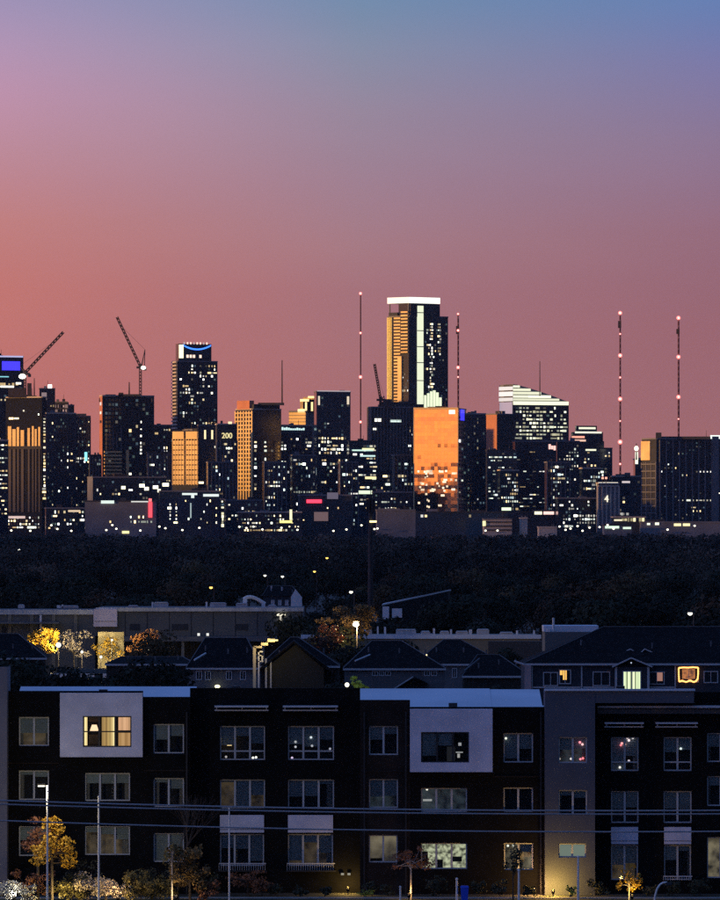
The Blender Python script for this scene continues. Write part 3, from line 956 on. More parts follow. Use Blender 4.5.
    t = Tower('office_block', 'plain navy tower beside the mirror block with dim vertical rows', 465, 466, 486, 413.5, 6860, 35, m=M_GLASS2)
    t.windows('R', 6, 417, 512, 26, .04, fn=lambda i, j: i == 3 and rng.random() < .4, bright=(.3, 1), wf=.5); t.fins('R', 6, 415, 515, 0, .3, .5); t.done([M_GLASS])
    t = Tower('skyscraper', 'tower showing only a glowing orange-red side wall above lower blocks', 485.5, 497, 514, 414, 6935, 50, m=M_DARKC, ml=M_TERRA)
    t.done()
    # --- sail-topped tower
    D = 7150
    t = Tower('skyscraper', 'glass tower with floodlit sloping sail roof in stacked white bands', 500, 513, 569.5, 404, D, 25, m=M_GLASS, ml=M_GLASS2)
    def fz(x): return 384 + 17.5 * max(0, (x - 512) / 57.0) ** 1.25
    O, e, n, L = t.face('R')
    cr = MB()
    Px = lambda x: ((X(x, D) - t.cx) / e[0])
    xs = [513, 520, 528, 537, 546, 555, 563, 569.3]
    for a, b in zip(xs[:-1], xs[1:]):
        za, zb_ = Z(fz(a), D), Z(fz(b), D)
        p = [(e[0] * Px(q), e[1] * Px(q)) for q in (a, b)]
        bk = (-n[0] * 22, -n[1] * 22)
        cr.hexa([(*p[0], t.zt - .3), (*p[1], t.zt - .3), (p[1][0] + bk[0], p[1][1] + bk[1], t.zt - .3), (p[0][0] + bk[0], p[0][1] + bk[1], t.zt - .3),
                 (*p[0], za), (*p[1], zb_), (p[1][0] + bk[0], p[1][1] + bk[1], zb_), (p[0][0] + bk[0], p[0][1] + bk[1], za)])
    cr.build('sail_roof', M_GREYC, t.root)
    bl = MB()
    for xa, xb, ya, yb, k in ((513, 519.5, 385.4, 387.6, 1.1), (513, 530.5, 388.5, 390.9, 1.0), (513, 541, 391.7, 394.3, .95), (513, 528, 395.2, 397.7, 1.1), (528, 551, 395.2, 397.7, 1.4),
                              (513, 559.5, 398.4, 400.4, .9), (513, 569, 401.2, 404.8, 1.2)):
        bl.obox(O, e, n, Px(xa), Px(xb), Z(yb, D), Z(ya, D), .1, .8, 0, (k, k, k * .72))
    Ol, el_, nl, Ll = t.face('L')
    for ya, yb, k in ((386.5, 390, .9), (391.5, 396, 1.0), (397.5, 401, .8)):
        bl.obox(Ol, el_, nl, .2, Ll, Z(yb, D), Z(ya, D), .1, .8, 0, (k, k * .95, k * .9))
    bl.build('roof_light', WIN, t.root, glow=True)
    sb = MB(); t.prism(sb, 0, 1, 0, .08, t.zt - .3, Z(384.5, D)); sb.build('sail_end_wall', M_GREYC, t.root)
    t.windows('R', 15, 406, 440, 9, .5, pal=[(1, 1, .7), (.95, 1, .75), (1, .95, .6)], bright=(.9, 2.0), wf=.8, hf=.5, rowp=lambda j: [1.9, 1.9, 1.8, 1.8, 1.7, .9, .7, 1.0, .3][j])
    t.panel('L', 500.5, 512.5, 402, 414, (.42, .34, .42))  # pinkish tone of the left face put on as a faint glow
    t.windows('L', 3, 416, 440, 7, .6, pal=[(1, 1, .7)], bright=(.8, 1.6))
    t.roof_pole('spire', 540, 361, 396, .6)
    t.done()
    t = Tower('office_block', 'black glass tower with faint long light lines and tiny red roof sign', 513, 515, 557, 441, 6850, 30, m=M_GLASS)
    t.windows('R', 12, 450, 516, 17, .05, bright=(.4, 1.6), wf=.95, hf=.25, rowp=lambda j: 6 if j in (2, 3, 4, 5, 7, 11) else .15)
    for i, xa in enumerate((549, 551.5, 554)): t.panel('R', xa, xa + 1.8, [444, 445.5, 445.5][i], 449 + (i == 2), (1.5, .8, .7), 1)
    t.done()
    t = Tower('office_block', 'office block with many greenish-white lit window rows below the sail roof', 486, 487, 517, 450, 6750, 20, m=M_GLASS2)
    t.windows('R', 12, 452, 500, 14, .22, pal=[(.9, 1, .8), (1, 1, .8), (.8, 1, .95)], bright=(.8, 2.6), wf=.85, hf=.4, rowp=lambda j: rng.choice([.2, .6, 1.4, 2.5])); t.done()
    t = Tower('store_building', 'low pale pinkish building with a lit doorway at the tree line', 483, 484, 512, 519, 6480, 8, m=M_PALEC, cat='building')
    t.panel('R', 482.5, 485.5, 521, 526, (1.3, 1.2, .6), 1); t.bands('R', 522, 530, 2, 0, 1.2, .9)
    t.done([M_DARKC])
    t = Tower('store_building', 'low dark roofed block with two short red-white signs', 505, 507, 560, 512, 6600, 8, m=M_GLASS, cat='building')
    t.panel('R', 534.5, 542, 511.5, 514.5, (1.4, 1.3, .9)); t.panel('R', 543.5, 554, 511.5, 514.5, (1.5, .9, .8)); t.panel('R', 501.5, 511, 507.5, 510.5, (1.1, 1.3, .9)); t.done()
    t = Tower('store_building', 'small pale lavender box building standing at the tree line', 520, 521, 527.5, 518, 6490, 8, m=M_PALEC, cat='building'); t.done()
    t = Tower('store_building', 'low pale pinkish shed roof beside the small lavender box', 538, 539, 557, 527, 6460, 8, m=M_PALEC, cat='building'); t.done()
    # --- stepped dark towers
    t = Tower('skyscraper', 'navy tower with stepped ziggurat crown edged in white light', 569, 571, 613, 448, 7000, 25, m=M_GLASS2)
    t.block('crown_step', .0, .8, -.02, .8, 449, 441, M_GLASS); t.block('crown_step', .1, .7, .05, .78, 441, 432, M_GLASS); t.block('crown_step', .2, .6, .14, .64, 433, 425.5, M_GLASS)
    O2 = lambda l, r: (t.eL[0] * t.ll * l + t.eR[0] * t.lr * r, t.eL[1] * t.ll * l + t.eR[1] * t.lr * r)
    lp = MB()
    for l, r0, r1, ya, yb, c in ((.2, .2, .6, 427, 429, (1.1, 1.1, .8)), (.1, .1, .74, 431.4, 433.2, (1, 1, .8)), (0, .02, .32, 436, 438, (1.2, .5, .35)), (0, .05, .35, 439.5, 441.4, (1, .6, .45)), (0, .35, .6, 449, 450.7, (1.1, 1.1, .8))):
        lp = MB(); lp.obox(O2(l, 0), t.eR, t.nR, r0 * t.lr, r1 * t.lr, Z(yb, t.D), Z(ya, t.D), .1, .7, 0, c)
        lp.build('edge_light', WIN, t.root, glow=True)
    t.windows('R', 11, 451, 528, 24, .13, bright=(.8, 2.8)); t.done()
    t = Tower('office_block', 'dark block crowded with small greenish lights left of ziggurat tower', 555, 557, 580, 441, 6900, 30, m=M_GLASS)
    t.windows('R', 8, 444, 525, 24, .2, bright=(.5, 2.2), pal=[(.9, 1, .85), (1, .9, .7)]); t.done()
    t = Tower('pilastered_block', 'small pale building with upright pilasters and a glowing number 4', 597, 598, 619, 483, 6560, 25, m=M_GREYC, cat='building')
    t.fins('R', 5, 486, 526, 0, 1.3, 1.0); t.bands('R', 483.5, 486, 1, 0, 1.2, 1.2)
    t.panel('R', 598, 618, 482.2, 483.4, (1.0, .9, .75))
    O, e, n, L = t.face('R')
    text_mesh('4', 'number_sign', 6.5, emit('sign_white', (1, .92, .7), 1.2), t.root, (L * .38 * e[0] + n[0] * 1.4, L * .38 * e[1] + n[1] * 1.4, Z(502, t.D)), R(25))
    for xa in (601.5, 605): t.panel('R', xa, xa + 2, 477, 479, (1.8, .7, .5))
    t.roof_pole('lamp_post', 602.5, 479, 484, .3, 1); t.roof_pole('lamp_post', 606, 479, 484, .3, 1)
    t.done([M_PALEC])
    t = Tower('office_block', 'low plain navy block under the lit masts', 612, 613, 646, 476, 6800, 30, m=M_GLASS2, cat='office building')
    t.windows('R', 8, 480, 520, 10, .04); t.roof_box('plant_room', 616, 630, 474, 477); t.panel('R', 622, 630, 481, 483, (.7, .6, .6)); t.done()
    t = Tower('slender_tower', 'slender navy tower with a bright white finial lamp against the sky', 634, 635, 643.5, 459, 6990, 30, m=M_GLASS, cat='tower')
    t.panel('R', 635, 637.5, 452, 464, (1.4, 1.4, 1.1), 1.0)
    b = MB(); b.ball((X(636.3, t.D) - t.cx, -.5, Z(448.5, t.D)), 2.2, 0, (2.2, 2.1, 1.5), sz=1.2); b.build('finial_lamp', WIN, t.root, glow=True, smooth=True)
    b = MB(); b.tube((X(636.3, t.D) - t.cx, -.5, Z(460, t.D)), (X(636.3, t.D) - t.cx, -.5, Z(443, t.D)), .9, .3); b.build('finial', M_DARKC, t.root)
    t.done()
    # --- right end block
    D = 6700
    t = Tower('skyscraper', 'wide dark block with upright concrete ribs and an orange-lit balcony edge', 643, 656.5, 735, 438.5, D, 28, m=M_GLASS, ml=M_DARKC)
    t.trim.obox(*t.face('L')[:3], .1, t.ll * .62, Z(460, D), Z(441, D), .2, 1.4, 1)
    t.bands('L', 464, 520, 8, 0, .8, 1.0); t.fins('L', 3, 462, 522, 0, .8, 1.0)
    t.fins('R', 9, 440, 521, 0, 1.1, 1.0, .04, .80)
    t.windows('R', 20, 441, 520, 22, .05, bright=(1.2, 3.5), wf=.4, hf=.4)
    t.roof_box('plant_room', 656, 661.5, 432.5, 440, M_DARKC, 6, 2); t.roof_box('plant_room', 662, 711, 436.3, 439, M_DARKC, 10, 10)
    t.panel('R', 711.5, 726, 434.8, 438.4, (1.2, 1.3, 1.2)); t.panel('R', 680, 690, 437, 438, (1.2, .6, .55)); t.panel('R', 651, 655, 436, 438, (1, .8, .6)) if False else None
    t.trim.obox(*t.face('R')[:3], t.lr * .72, t.lr * .80, Z(522, D), Z(436, D), .2, 2.2, 0)
    t.done([M_GREYC, M_GOLDP])
    t = Tower('podium_building', 'long low pale podium with lit entrance under the ribbed block', 640, 641, 740, 522, 6500, 5, m=M_GREYC, cat='building')
    t.panel('R', 674, 681, 523.5, 526, (1.4, 1.2, .6)); t.panel('R', 683, 690, 523.5, 526, (1.4, 1.2, .6)); t.panel('R', 655, 659, 522.5, 525, (1.3, 1.3, 1)); t.panel('R', 647, 650, 523, 525, (1.3, 1.3, 1)); t.done()
    t = Tower('store_building', 'low building with a row of yellow lit bays and pale canopy', 612, 613, 646, 517, 6520, 8, m=M_DARKC, cat='building')
    t.windows('R', 8, 517.5, 522, 1, 1, pal=[(1, .85, .45)], bright=(1, 1.6), wf=.8, hf=.7, u0=.25); t.panel('R', 605 + 9, 622, 519.3, 521, (1, .9, .6)); t.done()
    t = Tower('store_building', 'low canopy with greenish white underside light', 603, 604, 632, 525, 6440, 8, m=M_GREYC, cat='building')
    t.panel('R', 605, 619, 526, 528.4, (.9, 1.2, .9)); t.panel('R', 623, 631, 527, 529, (.9, 1.1, .9)); t.done()
    # --- low blocks in the middle
    t = Tower('store_building', 'low dark building with a glowing red sign on its roof', 298, 300, 352, 495, 6600, 12, m=M_DARKC, cat='building')
    t.panel('R', 306.5, 321.5, 499.5, 503, (2.2, .1, .2), 1.2); t.panel('R', 327, 338, 492.5, 499, (.13, .11, .15)); t.panel('R', 314, 328, 512, 521, (.16, .1, .1))
    t.windows('R', 14, 506, 530, 6, .12, bright=(1.5, 3.5), wf=.5, hf=.4, unlit=False); t.done()
    t = Tower('store_building', 'low row of shops dotted with white and yellow lights', 236, 238, 302, 512, 6550, 8, m=M_GLASS, cat='building')
    t.windows('R', 20, 514, 532, 5, .25, bright=(1.5, 4), wf=.6, hf=.45)
    t.panel('R', 279.5, 292, 520.5, 523, (1.5, 1.25, .4)); t.panel('R', 289.5, 292, 509.5, 520, (1.3, 1.2, .7)); t.done()
    t = Tower('store_building', 'windowless pale lavender-grey block half hidden behind the trees', 376, 377, 415.5, 510, 6470, 8, m=M_GREYC, cat='building')
    t.roof_box('plant_room', 378, 400, 508.5, 511, M_GREYC); t.done()
    t = Tower('office_block', 'low dark office block between lit strip building and lavender block', 372, 373, 413, 492, 6650, 20, m=M_GLASS, cat='office building')
    t.windows('R', 12, 494, 510, 5, .16, bright=(1.2, 3)); t.done()
    t = Tower('office_block', 'low dark base building in front of the mirror block and navy tower', 410, 412, 508, 512, 6560, 6, m=M_GLASS2, cat='office building')
    t.windows('R', 22, 514, 530, 4, .03, unlit=False); t.done()
    t = Tower('store_building', 'low dark row with yellow window lights under the striped tower', 44, 46, 92, 508, 6560, 10, m=M_GLASS, cat='building')
    t.windows('R', 14, 510, 530, 5, .16, bright=(1.5, 4)); t.panel('R', 68, 80, 510, 512, (.8, .6, .4)); t.done()
    t = Tower('office_block', 'low navy block dotted with lights below the golden balconied tower', 224, 226, 262, 500, 6600, 20, m=M_GLASS2, cat='office building')
    t.windows('R', 10, 503, 528, 7, .12, bright=(1, 3)); t.done()
    t = Tower('office_block', 'low navy block dotted with lights below the ziggurat tower', 556, 558, 600, 498, 6580, 15, m=M_GLASS, cat='office building')
    t.windows('R', 14, 500, 528, 8, .15, bright=(.8, 3), pal=[(.9, 1, .9), (1, .95, .8)]); t.done()

    # --- further blocks filling the ranks
    for (lb, x0, xm, x1, yt, D, th, m, cols, p, ribs) in (
        ('slim dark block with pale ribs squeezed behind the broad navy tower', 60, 61, 74, 405, 7300, 28, M_GLASS, 5, .1, 0),
        ('dim grey-ribbed block between striped tower and navy tower', 88, 90, 101, 455, 6950, 30, M_DARKC, 5, .12, 4),
        ('dark mid-height block right of the unfinished tower with ribs', 146, 148, 171, 452, 6900, 32, M_GLASS2, 9, .12, 6),
        ('grey-ribbed block under the number sign block', 206, 208, 236, 462, 6700, 30, M_GLASS, 9, .12, 8),
        ('teal glass block with pale ribs in front of small-sign tower', 262, 264, 286, 462, 6720, 32, M_GLASS2, 8, .2, 5),
        ('navy block with many lights under the gold stepped top', 290, 292, 316, 455, 6760, 32, M_GLASS2, 9, .2, 0),
        ('dim block squeezed between flat-topped tower and teal block', 338, 340, 358, 462, 6720, 30, M_GLASS, 7, .2, 3),
        ('pale ribbed block standing before the unfinished stepped tower', 392, 394, 414, 455, 6820, 30, M_DARKC, 6, .15, 6),
        ('dark block with greenish floors before the sail-topped tower', 498, 500, 519, 470, 6700, 30, M_GLASS, 8, .25, 0),
        ('navy block with pale ribs between black tower and ziggurat', 545, 547, 570, 462, 6720, 30, M_GLASS2, 9, .18, 5),
        ('navy block with lit floors before the ziggurat tower', 580, 582, 601, 468, 6700, 30, M_GLASS, 7, .25, 0),
    ):
        t = Tower('office_block', lb, x0, xm, x1, yt, D, th, m=m, cat='office building')
        t.windows('R', cols, yt + 3, 526, int((526 - yt) / 4), p, bright=(.8, 3.2), pal=PAL + [(.8, 1, .9), (.75, .95, 1)])
        if ribs: t.fins('R', ribs, yt + 1, 526, 0, .7, .7)
        t.done([M_GREYC])


skyline()


# ------------------------------------------------------------------ cranes and masts
def luffing_crane(label, xm, yb, ypl, tip, back, D, lamp=None, cable=None):
    x0 = X(xm, D)
    t = thing('tower_crane', label, 'crane', (x0, D, Z(yb, D)))
    zb = Z(yb, D)
    L = lambda x, y: (X(x, D) - x0, 0, Z(y, D) - zb)
    m = MB(); m.truss((0, 0, 0), L(xm, ypl), 2.2, 9, .5); m.build('mast', M_STEEL, t)
    p = L(xm, ypl)
    m = MB(); m.box(-4, 5, -1.6, 1.6, p[2] - 1, p[2] + 1.2); m.build('slewing_platform', M_STEEL, t)
    m = MB(); m.box(-1.2, 1.6, -2.8, -1.0, p[2] + 1.2, p[2] + 3.6); m.build('cab', M_STEEL, t)
    q = L(*tip)
    m = MB(); m.truss((p[0], 0, p[2] + 1), q, 1.9, 14, .6); m.build('jib', M_STEEL, t)
    b = L(*back)
    m = MB(); m.tube((p[0] + .8, -1, p[2]), (b[0], 0, b[2]), .6, .4); m.tube((p[0] + .8, 1, p[2]), (b[0], 0, b[2]), .6, .4)
    m.tube((p[0] + 4, 0, p[2]), (b[0], 0, b[2]), .4); m.build('a_frame', M_STEEL, t)
    m = MB(); m.box(3, 6, -1.4, 1.4, p[2] - 3, p[2]); m.build('counterweight', M_DARKC, t)
    e = Vector(p).lerp(Vector(q), .82)
    m = MB(); m.tube(b, e, .13, n=4); m.build('pendant_cable', M_STEEL, t)
    if lamp:
        l = L(*lamp[:2]); m = MB(); m.ball((l[0], -2.8, l[2]), lamp[2], 0, (3.2, 3.1, 2.6), sz=.7); m.build('work_lamp', WIN, t, glow=True, smooth=True)
        m = MB(); m.tube((l[0], -2.8, l[2]), (l[0], 0, l[2]), .4); m.build('lamp_bracket', M_STEEL, t)


luffing_crane('luffing crane with dark red jib raised right and bright work lamp by the blue-screen tower', 25, 397, 374, (63.5, 332), (20, 366), 6912, (22.5, 376.5, 3.6))
luffing_crane('luffing crane with jib raised left, standing on the unfinished dark tower', 140.5, 396, 367.5, (117, 317), (145, 349.5), 7128, (143.5, 367.8, 2.6))
luffing_crane('faint thin crane with nearly upright jib beside the tallest tower', 380.5, 407, 400, (374.5, 364), (384, 396), 7062)


def radio_mast(label, x, yt, yb, D, lamps, w=1.5, antenna=None):
    x0 = X(x, D)
    t = thing('radio_mast', label, 'mast', (x0, D, 0), 'red-lit radio masts above the skyline')
    m = MB(); h = Z(yt, D)
    for k in range(3):
        a = 2 * math.pi * k / 3
        p = (w * .6 * math.cos(a), w * .6 * math.sin(a))
        m.tube((*p, 0), (p[0] * .75, p[1] * .75, h), .62, .5, 4)
    seg = int(h / 6)
    for i in range(seg):
        for k in range(3):
            a = 2 * math.pi * k / 3; b = a + 2 * math.pi / 3
            m.tube((w * .55 * math.cos(a), w * .55 * math.sin(a), i * 6), (w * .55 * math.cos(b), w * .55 * math.sin(b), i * 6 + 6), .4, n=3, cap=False)
    m.build('lattice', M_MAST, t)
    for y, r, k in lamps:
        b = MB(); b.ball((0, -w * .6 - r * .6, Z(y, D)), r, 0, (2.4 * k, .5 * k, .42 * k)); b.build('beacon', WIN, t, glow=True, smooth=True)
        b = MB(); b.ball((0, -w * .6 - r * 1.15, Z(y, D)), r * .55, 0, (2.2, 1.7, 1.5)); b.build('beacon_core', WIN, t, glow=True, smooth=True)
    if antenna:
        m = MB(); m.box(-2.2, 1.2, -1.6, 1.2, Z(antenna[1], D), Z(antenna[0], D)); m.build('antenna', M_STEEL, t)


radio_mast('thin radio mast with four red beacons left of the tallest tower', 360.5, 293, 445, 7600, ((293.5, 1.7, 1), (333, 1.4, .8), (377, 1.9, 1), (422, 1.6, .9)), .9)
radio_mast('short thick radio mast behind the mirror block, dark lamp near top', 458, 314, 412, 7600, ((314, 1.3, .9), (330.5, 1.8, .5), (367.5, 1.9, 1), (377, 1.1, .7)), 1.5, (326, 334))
radio_mast('tall radio mast with evenly spaced red beacons above the low navy block', 620, 312, 480, 7500, ((313, 2.1, 1), (334, 1.1, .8), (355.5, 2.2, 1), (377.5, 1.2, .8), (399, 2.3, 1), (421, 1.1, .7), (442, 2.5, 1), (464, 1.4, .6)), 1.4, (321, 328))
radio_mast('tall radio mast rising behind the wide ribbed block, few red beacons', 678.3, 318, 440, 7500, ((318, 2.2, 1), (357, 2.2, 1), (397, 2.2, 1), (419, 1.1, .6)), 1.6, (329, 334))


# ------------------------------------------------------------------ street lamps far off
def lamp_proto(h, r, c, name='street_lamp'):
    t = thing(name, 'x', 'street lamp', (0, 0, 0))
    m = MB(); m.tube((0, 0, 0), (0, 0, h), .14, .09, 6); m.tube((0, 0, h), (-.5, -1.2, h + .15), .07, .05, 5); m.build('pole', M_STEEL, t)
    m = MB(); m.box(-.75, -.25, -1.9, -1.1, h + .1, h + .3); m.build('lamp_head', M_STEEL, t)
    m = MB(); m.ball((-.5, -1.5, h), r, 0, c, sz=.8); m.build('lamp_glass', WIN, t, glow=True, smooth=True)
    return t


FAR_LAMPS = [  # pixel of the glow, kind, label
    (19, 550, 0, 'small white street lamp alone in the far woods below the striped tower'),
    (211, 587.5, 1, 'yellow street lamp among dark trees behind the long grey store'),
    (327, 558, 1, 'tall yellow street lamp in the woods, upper of two'),
    (314.5, 571.5, 1, 'yellow street lamp in the woods, lower of two'),
    (265, 575.5, 0, 'white street lamp over the dark gabled house, left of its pair'),
    (282.5, 576.5, 0, 'white street lamp over the dark gabled house, right of its pair'),
    (351, 592, 0, 'white street lamp in the trees above the flaring parking lamp'),
    (690, 613.5, 0, 'white street lamp in the trees above the hip-roofed apartments'),
]
LAMP_XD = []
pw = lamp_proto(11, .27, (3.2, 3.1, 2.6)); py_ = lamp_proto(11, .27, (3.0, 1.9, .35))
for i, (x, y, kd, lb) in enumerate(FAR_LAMPS):
    D = F * (CAM_Z - 11) / (y - 525)
    t = copy_tree(py_ if kd else pw)
    s = D / 1500 if D > 1500 else 1.0
    t.location = (X(x, D) + .5, D + 1.5, 0)
    for ch in t.children:
        if ch.name.startswith('lamp_glass'):
            ch.scale = (s, s, s); ch.location = (-.5 * (1 - s), -1.5 * (1 - s), 11 * (1 - s))
    t['label'] = lb; t['group'] = 'street lamps in the woods'
    LAMP_XD.append((X(x, D), D))
# row of lamps at the foot of the skyline
FOOT = [(x, 526 + rng.uniform(-1, 5)) for x in (12, 31, 52, 58, 72, 107, 113, 117, 141, 160, 166, 183, 200, 240, 247, 254, 263, 282, 298, 334, 347, 362, 375, 378, 486, 498, 560, 566, 571, 578, 583, 590, 600, 608, 614, 668, 695)]
pf = lamp_proto(14, 1.0, (3.0, 2.8, 2.1))
for x, y in FOOT:
    D = 6380 + rng.uniform(-15, 15)
    h = Z(y, D)
    t = copy_tree(pf)
    t.location = (X(x, D), D, h - 14)
    t['label'] = 'tiny white street lamp shining at the foot of the skyline'
    t['group'] = 'street lamps at the foot of the skyline'
    t.children[0].scale.z = 1
for p in (pw, py_, pf):
    for ch in list(p.children): bpy.data.objects.remove(ch)
    bpy.data.objects.remove(p)

# ------------------------------------------------------------------ monopole
D = 1500
t = thing('monopole', 'tall dark steel pole with boxy antenna head rising over the woods', 'pole', (X(370.5, D), D, 0))
m = MB(); m.tube((0, 0, 0), (0, 0, Z(498, D)), .62, .42, 8); m.build('shaft', M_STEEL, t)
m = MB()
for a in range(6):
    c, s = math.cos(a * 1.047), math.sin(a * 1.047)
    m.box(.7 * c - .22, .7 * c + .22, .7 * s - .22, .7 * s + .22, Z(512, D), Z(499, D))
m.build('antenna', M_STEEL, t)
m = MB(); m.tube((0, 0, Z(499, D)), (0, 0, Z(490, D)), .07, n=5); m.build('lightning_rod', M_STEEL, t)
m = MB(); m.box(-.2, 1.3, -1.0, -.6, Z(522.5, D), Z(520.6, D), 0, (2.2, 1.8, .8)); m.build('lamp', WIN, t, glow=True)


# ------------------------------------------------------------------ middle distance trees
TREES = []
for k in range(6):
    h = [9, 8, 10, 7.5, 9.5, 6.5][k]; w = [10, 9, 9, 8.5, 12, 7][k]
    t = thing('oak_tree' if k < 4 else 'bare_brown_tree', 'x', 'tree', (0, 0, 0))
    tr = trunk_mb(nrng, h, h * .25, .28, w).build('trunk', M_BARK, t)
    v = leaf_cloud(nrng, rand_lobes(nrng, h, w, h * .22, 9), 2300, .30, .12, .4)
    c = bpy.data.objects.new('crown', np_mesh('crown', v, M_LEAF if k < 4 else M_LEAF_B, len(v) // 4))
    COL.objects.link(c); c.parent = t
    TREES.append(t)


def clear_of_lamps(x, D, w=4.5):
    for lx, ld in LAMP_XD:
        if -5 < ld - D < 420:
            sx = lx * D / ld
            if abs(sx - x) < w: return False
    return True


def plant_tree(k, x, D, s, label, group):
    t = copy_tree(TREES[k])
    t.location = (x, D, 0); t.rotation_euler.z = rng.uniform(0, 6.28)
    t.scale = (s, s, s * rng.uniform(.9, 1.08))
    t['label'] = label; t['group'] = group
    return t


KEEP = [(262, 305, 1240, 1345), (372, 458, 1040, 1200), (545, 600, 900, 1100), (366, 375, 900, 1500)]   # px ranges that stay open, depth range
D = 1075.0
n_mid = 0
while D < 1990:
    half = 385 * D / F
    x = -half + rng.uniform(0, 5)
    while x < half:
        px = 360 + x * F / D
        ok = all(not (a - 4 < px < b + 4 and d0 - 160 < D < d1 + 8) for a, b, d0, d1 in KEEP)
        if ok and clear_of_lamps(x, D):
            k = rng.choice([0, 1, 2, 3, 0, 2, 4, 5])
            sz = rng.uniform(.75, 1.12)
            where = ('directly behind the flat-roofed stores' if D < 1200 else 'a few rows back in the wood, below the street lamps' if D < 1500 else 'deep in the wood where single crowns begin to merge')
            big = 'small' if sz < .87 else 'middling' if sz < 1.0 else 'large'
            kd = ['broad dark evergreen', 'low dark evergreen', 'tall dark evergreen', 'narrow dark evergreen', 'wide brown autumn tree', 'slight brown autumn tree'][k]
            lb_ = big + ' ' + kd + ' ' + where
            plant_tree(k, x, D + rng.uniform(-12, 12), sz, lb_, lb_)
            n_mid += 1
        x += rng.uniform(6, 13) * (D / 1200)
    D *= 1.052
print('mid trees', n_mid)

# ------------------------------------------------------------------ flat-roofed stores
M_STORE = mat('store_render', (.115, .12, .122), .85, noise=(.15, .15))
M_STORE2 = mat('store_render_warm', (.20, .19, .155), .85, noise=(.15, .15))
M_ROOFW = mat('roof_membrane', (.66, .72, .80), .7, noise=(.2, .12))
M_UNIT = mat('galvanised_unit', (.5, .52, .55), .5, metal=.2, noise=(1, .2))


def rooftop_units(root, cx, D0, lst, zr):
    for x0, x1, y0, y1, kind in lst:
        m = MB(); D = D0 + 5
        if kind == 'unit':
            m.box(X(x0, D) - cx, X(x1, D) - cx, 5, 7.5, zr, Z(y0, D))
            m.box(X(x0, D) - cx + .1, X(x1, D) - cx - .1, 4.9, 7.6, Z(y0, D), Z(y0, D) + .12)
            m.build('air_handler', M_UNIT, root)
        elif kind == 'pipe':
            m.box(X(x0, D) - cx, X(x1, D) - cx, 5, 5.4, zr, Z(y0, D)); m.build('vent_stack', M_WHITEP, root)
        else:
            n = 8
            for i in range(n):
                a, b = i / n, (i + 1) / n
                f = lambda q: Z(y1 + (y0 - y1) * math.sin(math.pi * (.12 + .88 * q) ** .7), D)
                m.tube((X(x0 + (x1 - x0) * a, D) - cx, 6, f(a)), (X(x0 + (x1 - x0) * b, D) - cx, 6, f(b)), .28, n=6)
            m.box(X(x0, D) - cx - .1, X(x0, D) - cx + .5, 5.7, 6.3, zr, f(0)); m.box(X(x1, D) - cx - .5, X(x1, D) - cx, 5.7, 6.3, zr, f(1))
            m.build('duct', M_WHITEP, root)


D = 1000.0
cx = X(140, D)
st = thing('store_building', 'long flat-roofed grey store with deep canopy behind the houses', 'building', (cx, D, 0))
zt, zm, zc = Z(608.5, D), Z(636, D), Z(641, D)
m = MB(); m.box(X(-40, D) - cx, X(95, D) - cx, 0, 28, -.2, Z(611, D)); m.build('wall', M_STORE, st)
m = MB(); m.box(X(95, D) - cx + .003, X(303, D) - cx, -.4, 28, zm, zt); m.build('upper_wall', M_STORE, st)
m = MB(); m.box(X(117, D) - cx, X(303, D) - cx, 3.0, 27.6, -.2, zm); m.build('shop_front', M_DARKC, st)
m = MB(); m.box(X(117, D) - cx, X(303, D) - cx, -3.5, 2.99, zm - .7, zm - .02); m.build('canopy', mat('canopy_metal', (.12, .13, .15), .6), st)
for x in range(122, 304, 20):
    m = MB(); m.box(X(x, D) - cx, X(x, D) - cx + .4, -3.2, -2.8, 0, zm - .7); m.build('column', M_STORE2, st)
m = MB(); m.box(X(-40, D) - cx, X(96, D) - cx, -.35, -.0, Z(611, D) - .5, Z(611, D) + .2); m.box(X(96, D) - cx, X(303, D) - cx + .1, -.75, -.42, zt - .4, zt + .12); m.build('coping', M_UNIT, st)
m = MB(); m.box(X(94, D) - cx, X(117.5, D) - cx, -1.4, -.43, Z(626.5, D), Z(609, D)); pp = m.build('sign_panel', mat('pale_pink_panel', (.85, .72, .76), .5, noise=(.4, .1)), st)
m = MB(); m.box(X(94.6, D) - cx, X(117, D) - cx, -1.45, -1.401, Z(621.3, D), Z(620.9, D)); m.build('joint', M_STORE, pp)
for x in (104, 132, 160, 190, 225, 262):
    m = MB(); m.box(X(x, D) - cx, X(x + 14, D) - cx, 2.9, 2.995, .2, Z(646, D)); m.build('shop_window', mat('shop_glass', (.03, .035, .04), .1), st)
for x in (2, 8):
    m = MB(); m.box(X(x, D) - cx, X(x + 4.5, D) - cx, -.06, -.005, Z(633.5, D), Z(626, D)); m.build('window', mat('shop_glass', (.03, .035, .04), .1), st)
m = MB(); m.box(X(-40, D) - cx, X(60, D) - cx, -2.5, -.003, Z(623.5, D), Z(621.8, D)); m.build('canopy', MATS['canopy_metal'], st)
m = MB(); m.box(X(40, D) - cx, X(42, D) - cx, -1, -.5, 4, Z(615, D)); m.build('downpipe', M_WHITEP, st)
rooftop_units(st, cx, D, [(18, 24, 605.5, 0, 'unit'), (57, 60, 605.3, 0, 'pipe'), (60, 78, 606.5, 0, 'unit'), (62, 63, 604.5, 0, 'pipe'), (128, 138, 606.2, 0, 'unit'), (151.6, 153.4, 602, 0, 'pipe'), (154, 168, 603, 0, 'unit'),
                          (205.5, 207.5, 602, 0, 'pipe'), (210, 226, 603.5, 0, 'unit'), (236, 247, 604, 0, 'unit'), (243.5, 265, 597, 604, 'duct'), (268, 276, 605.8, 0, 'unit')], zt)
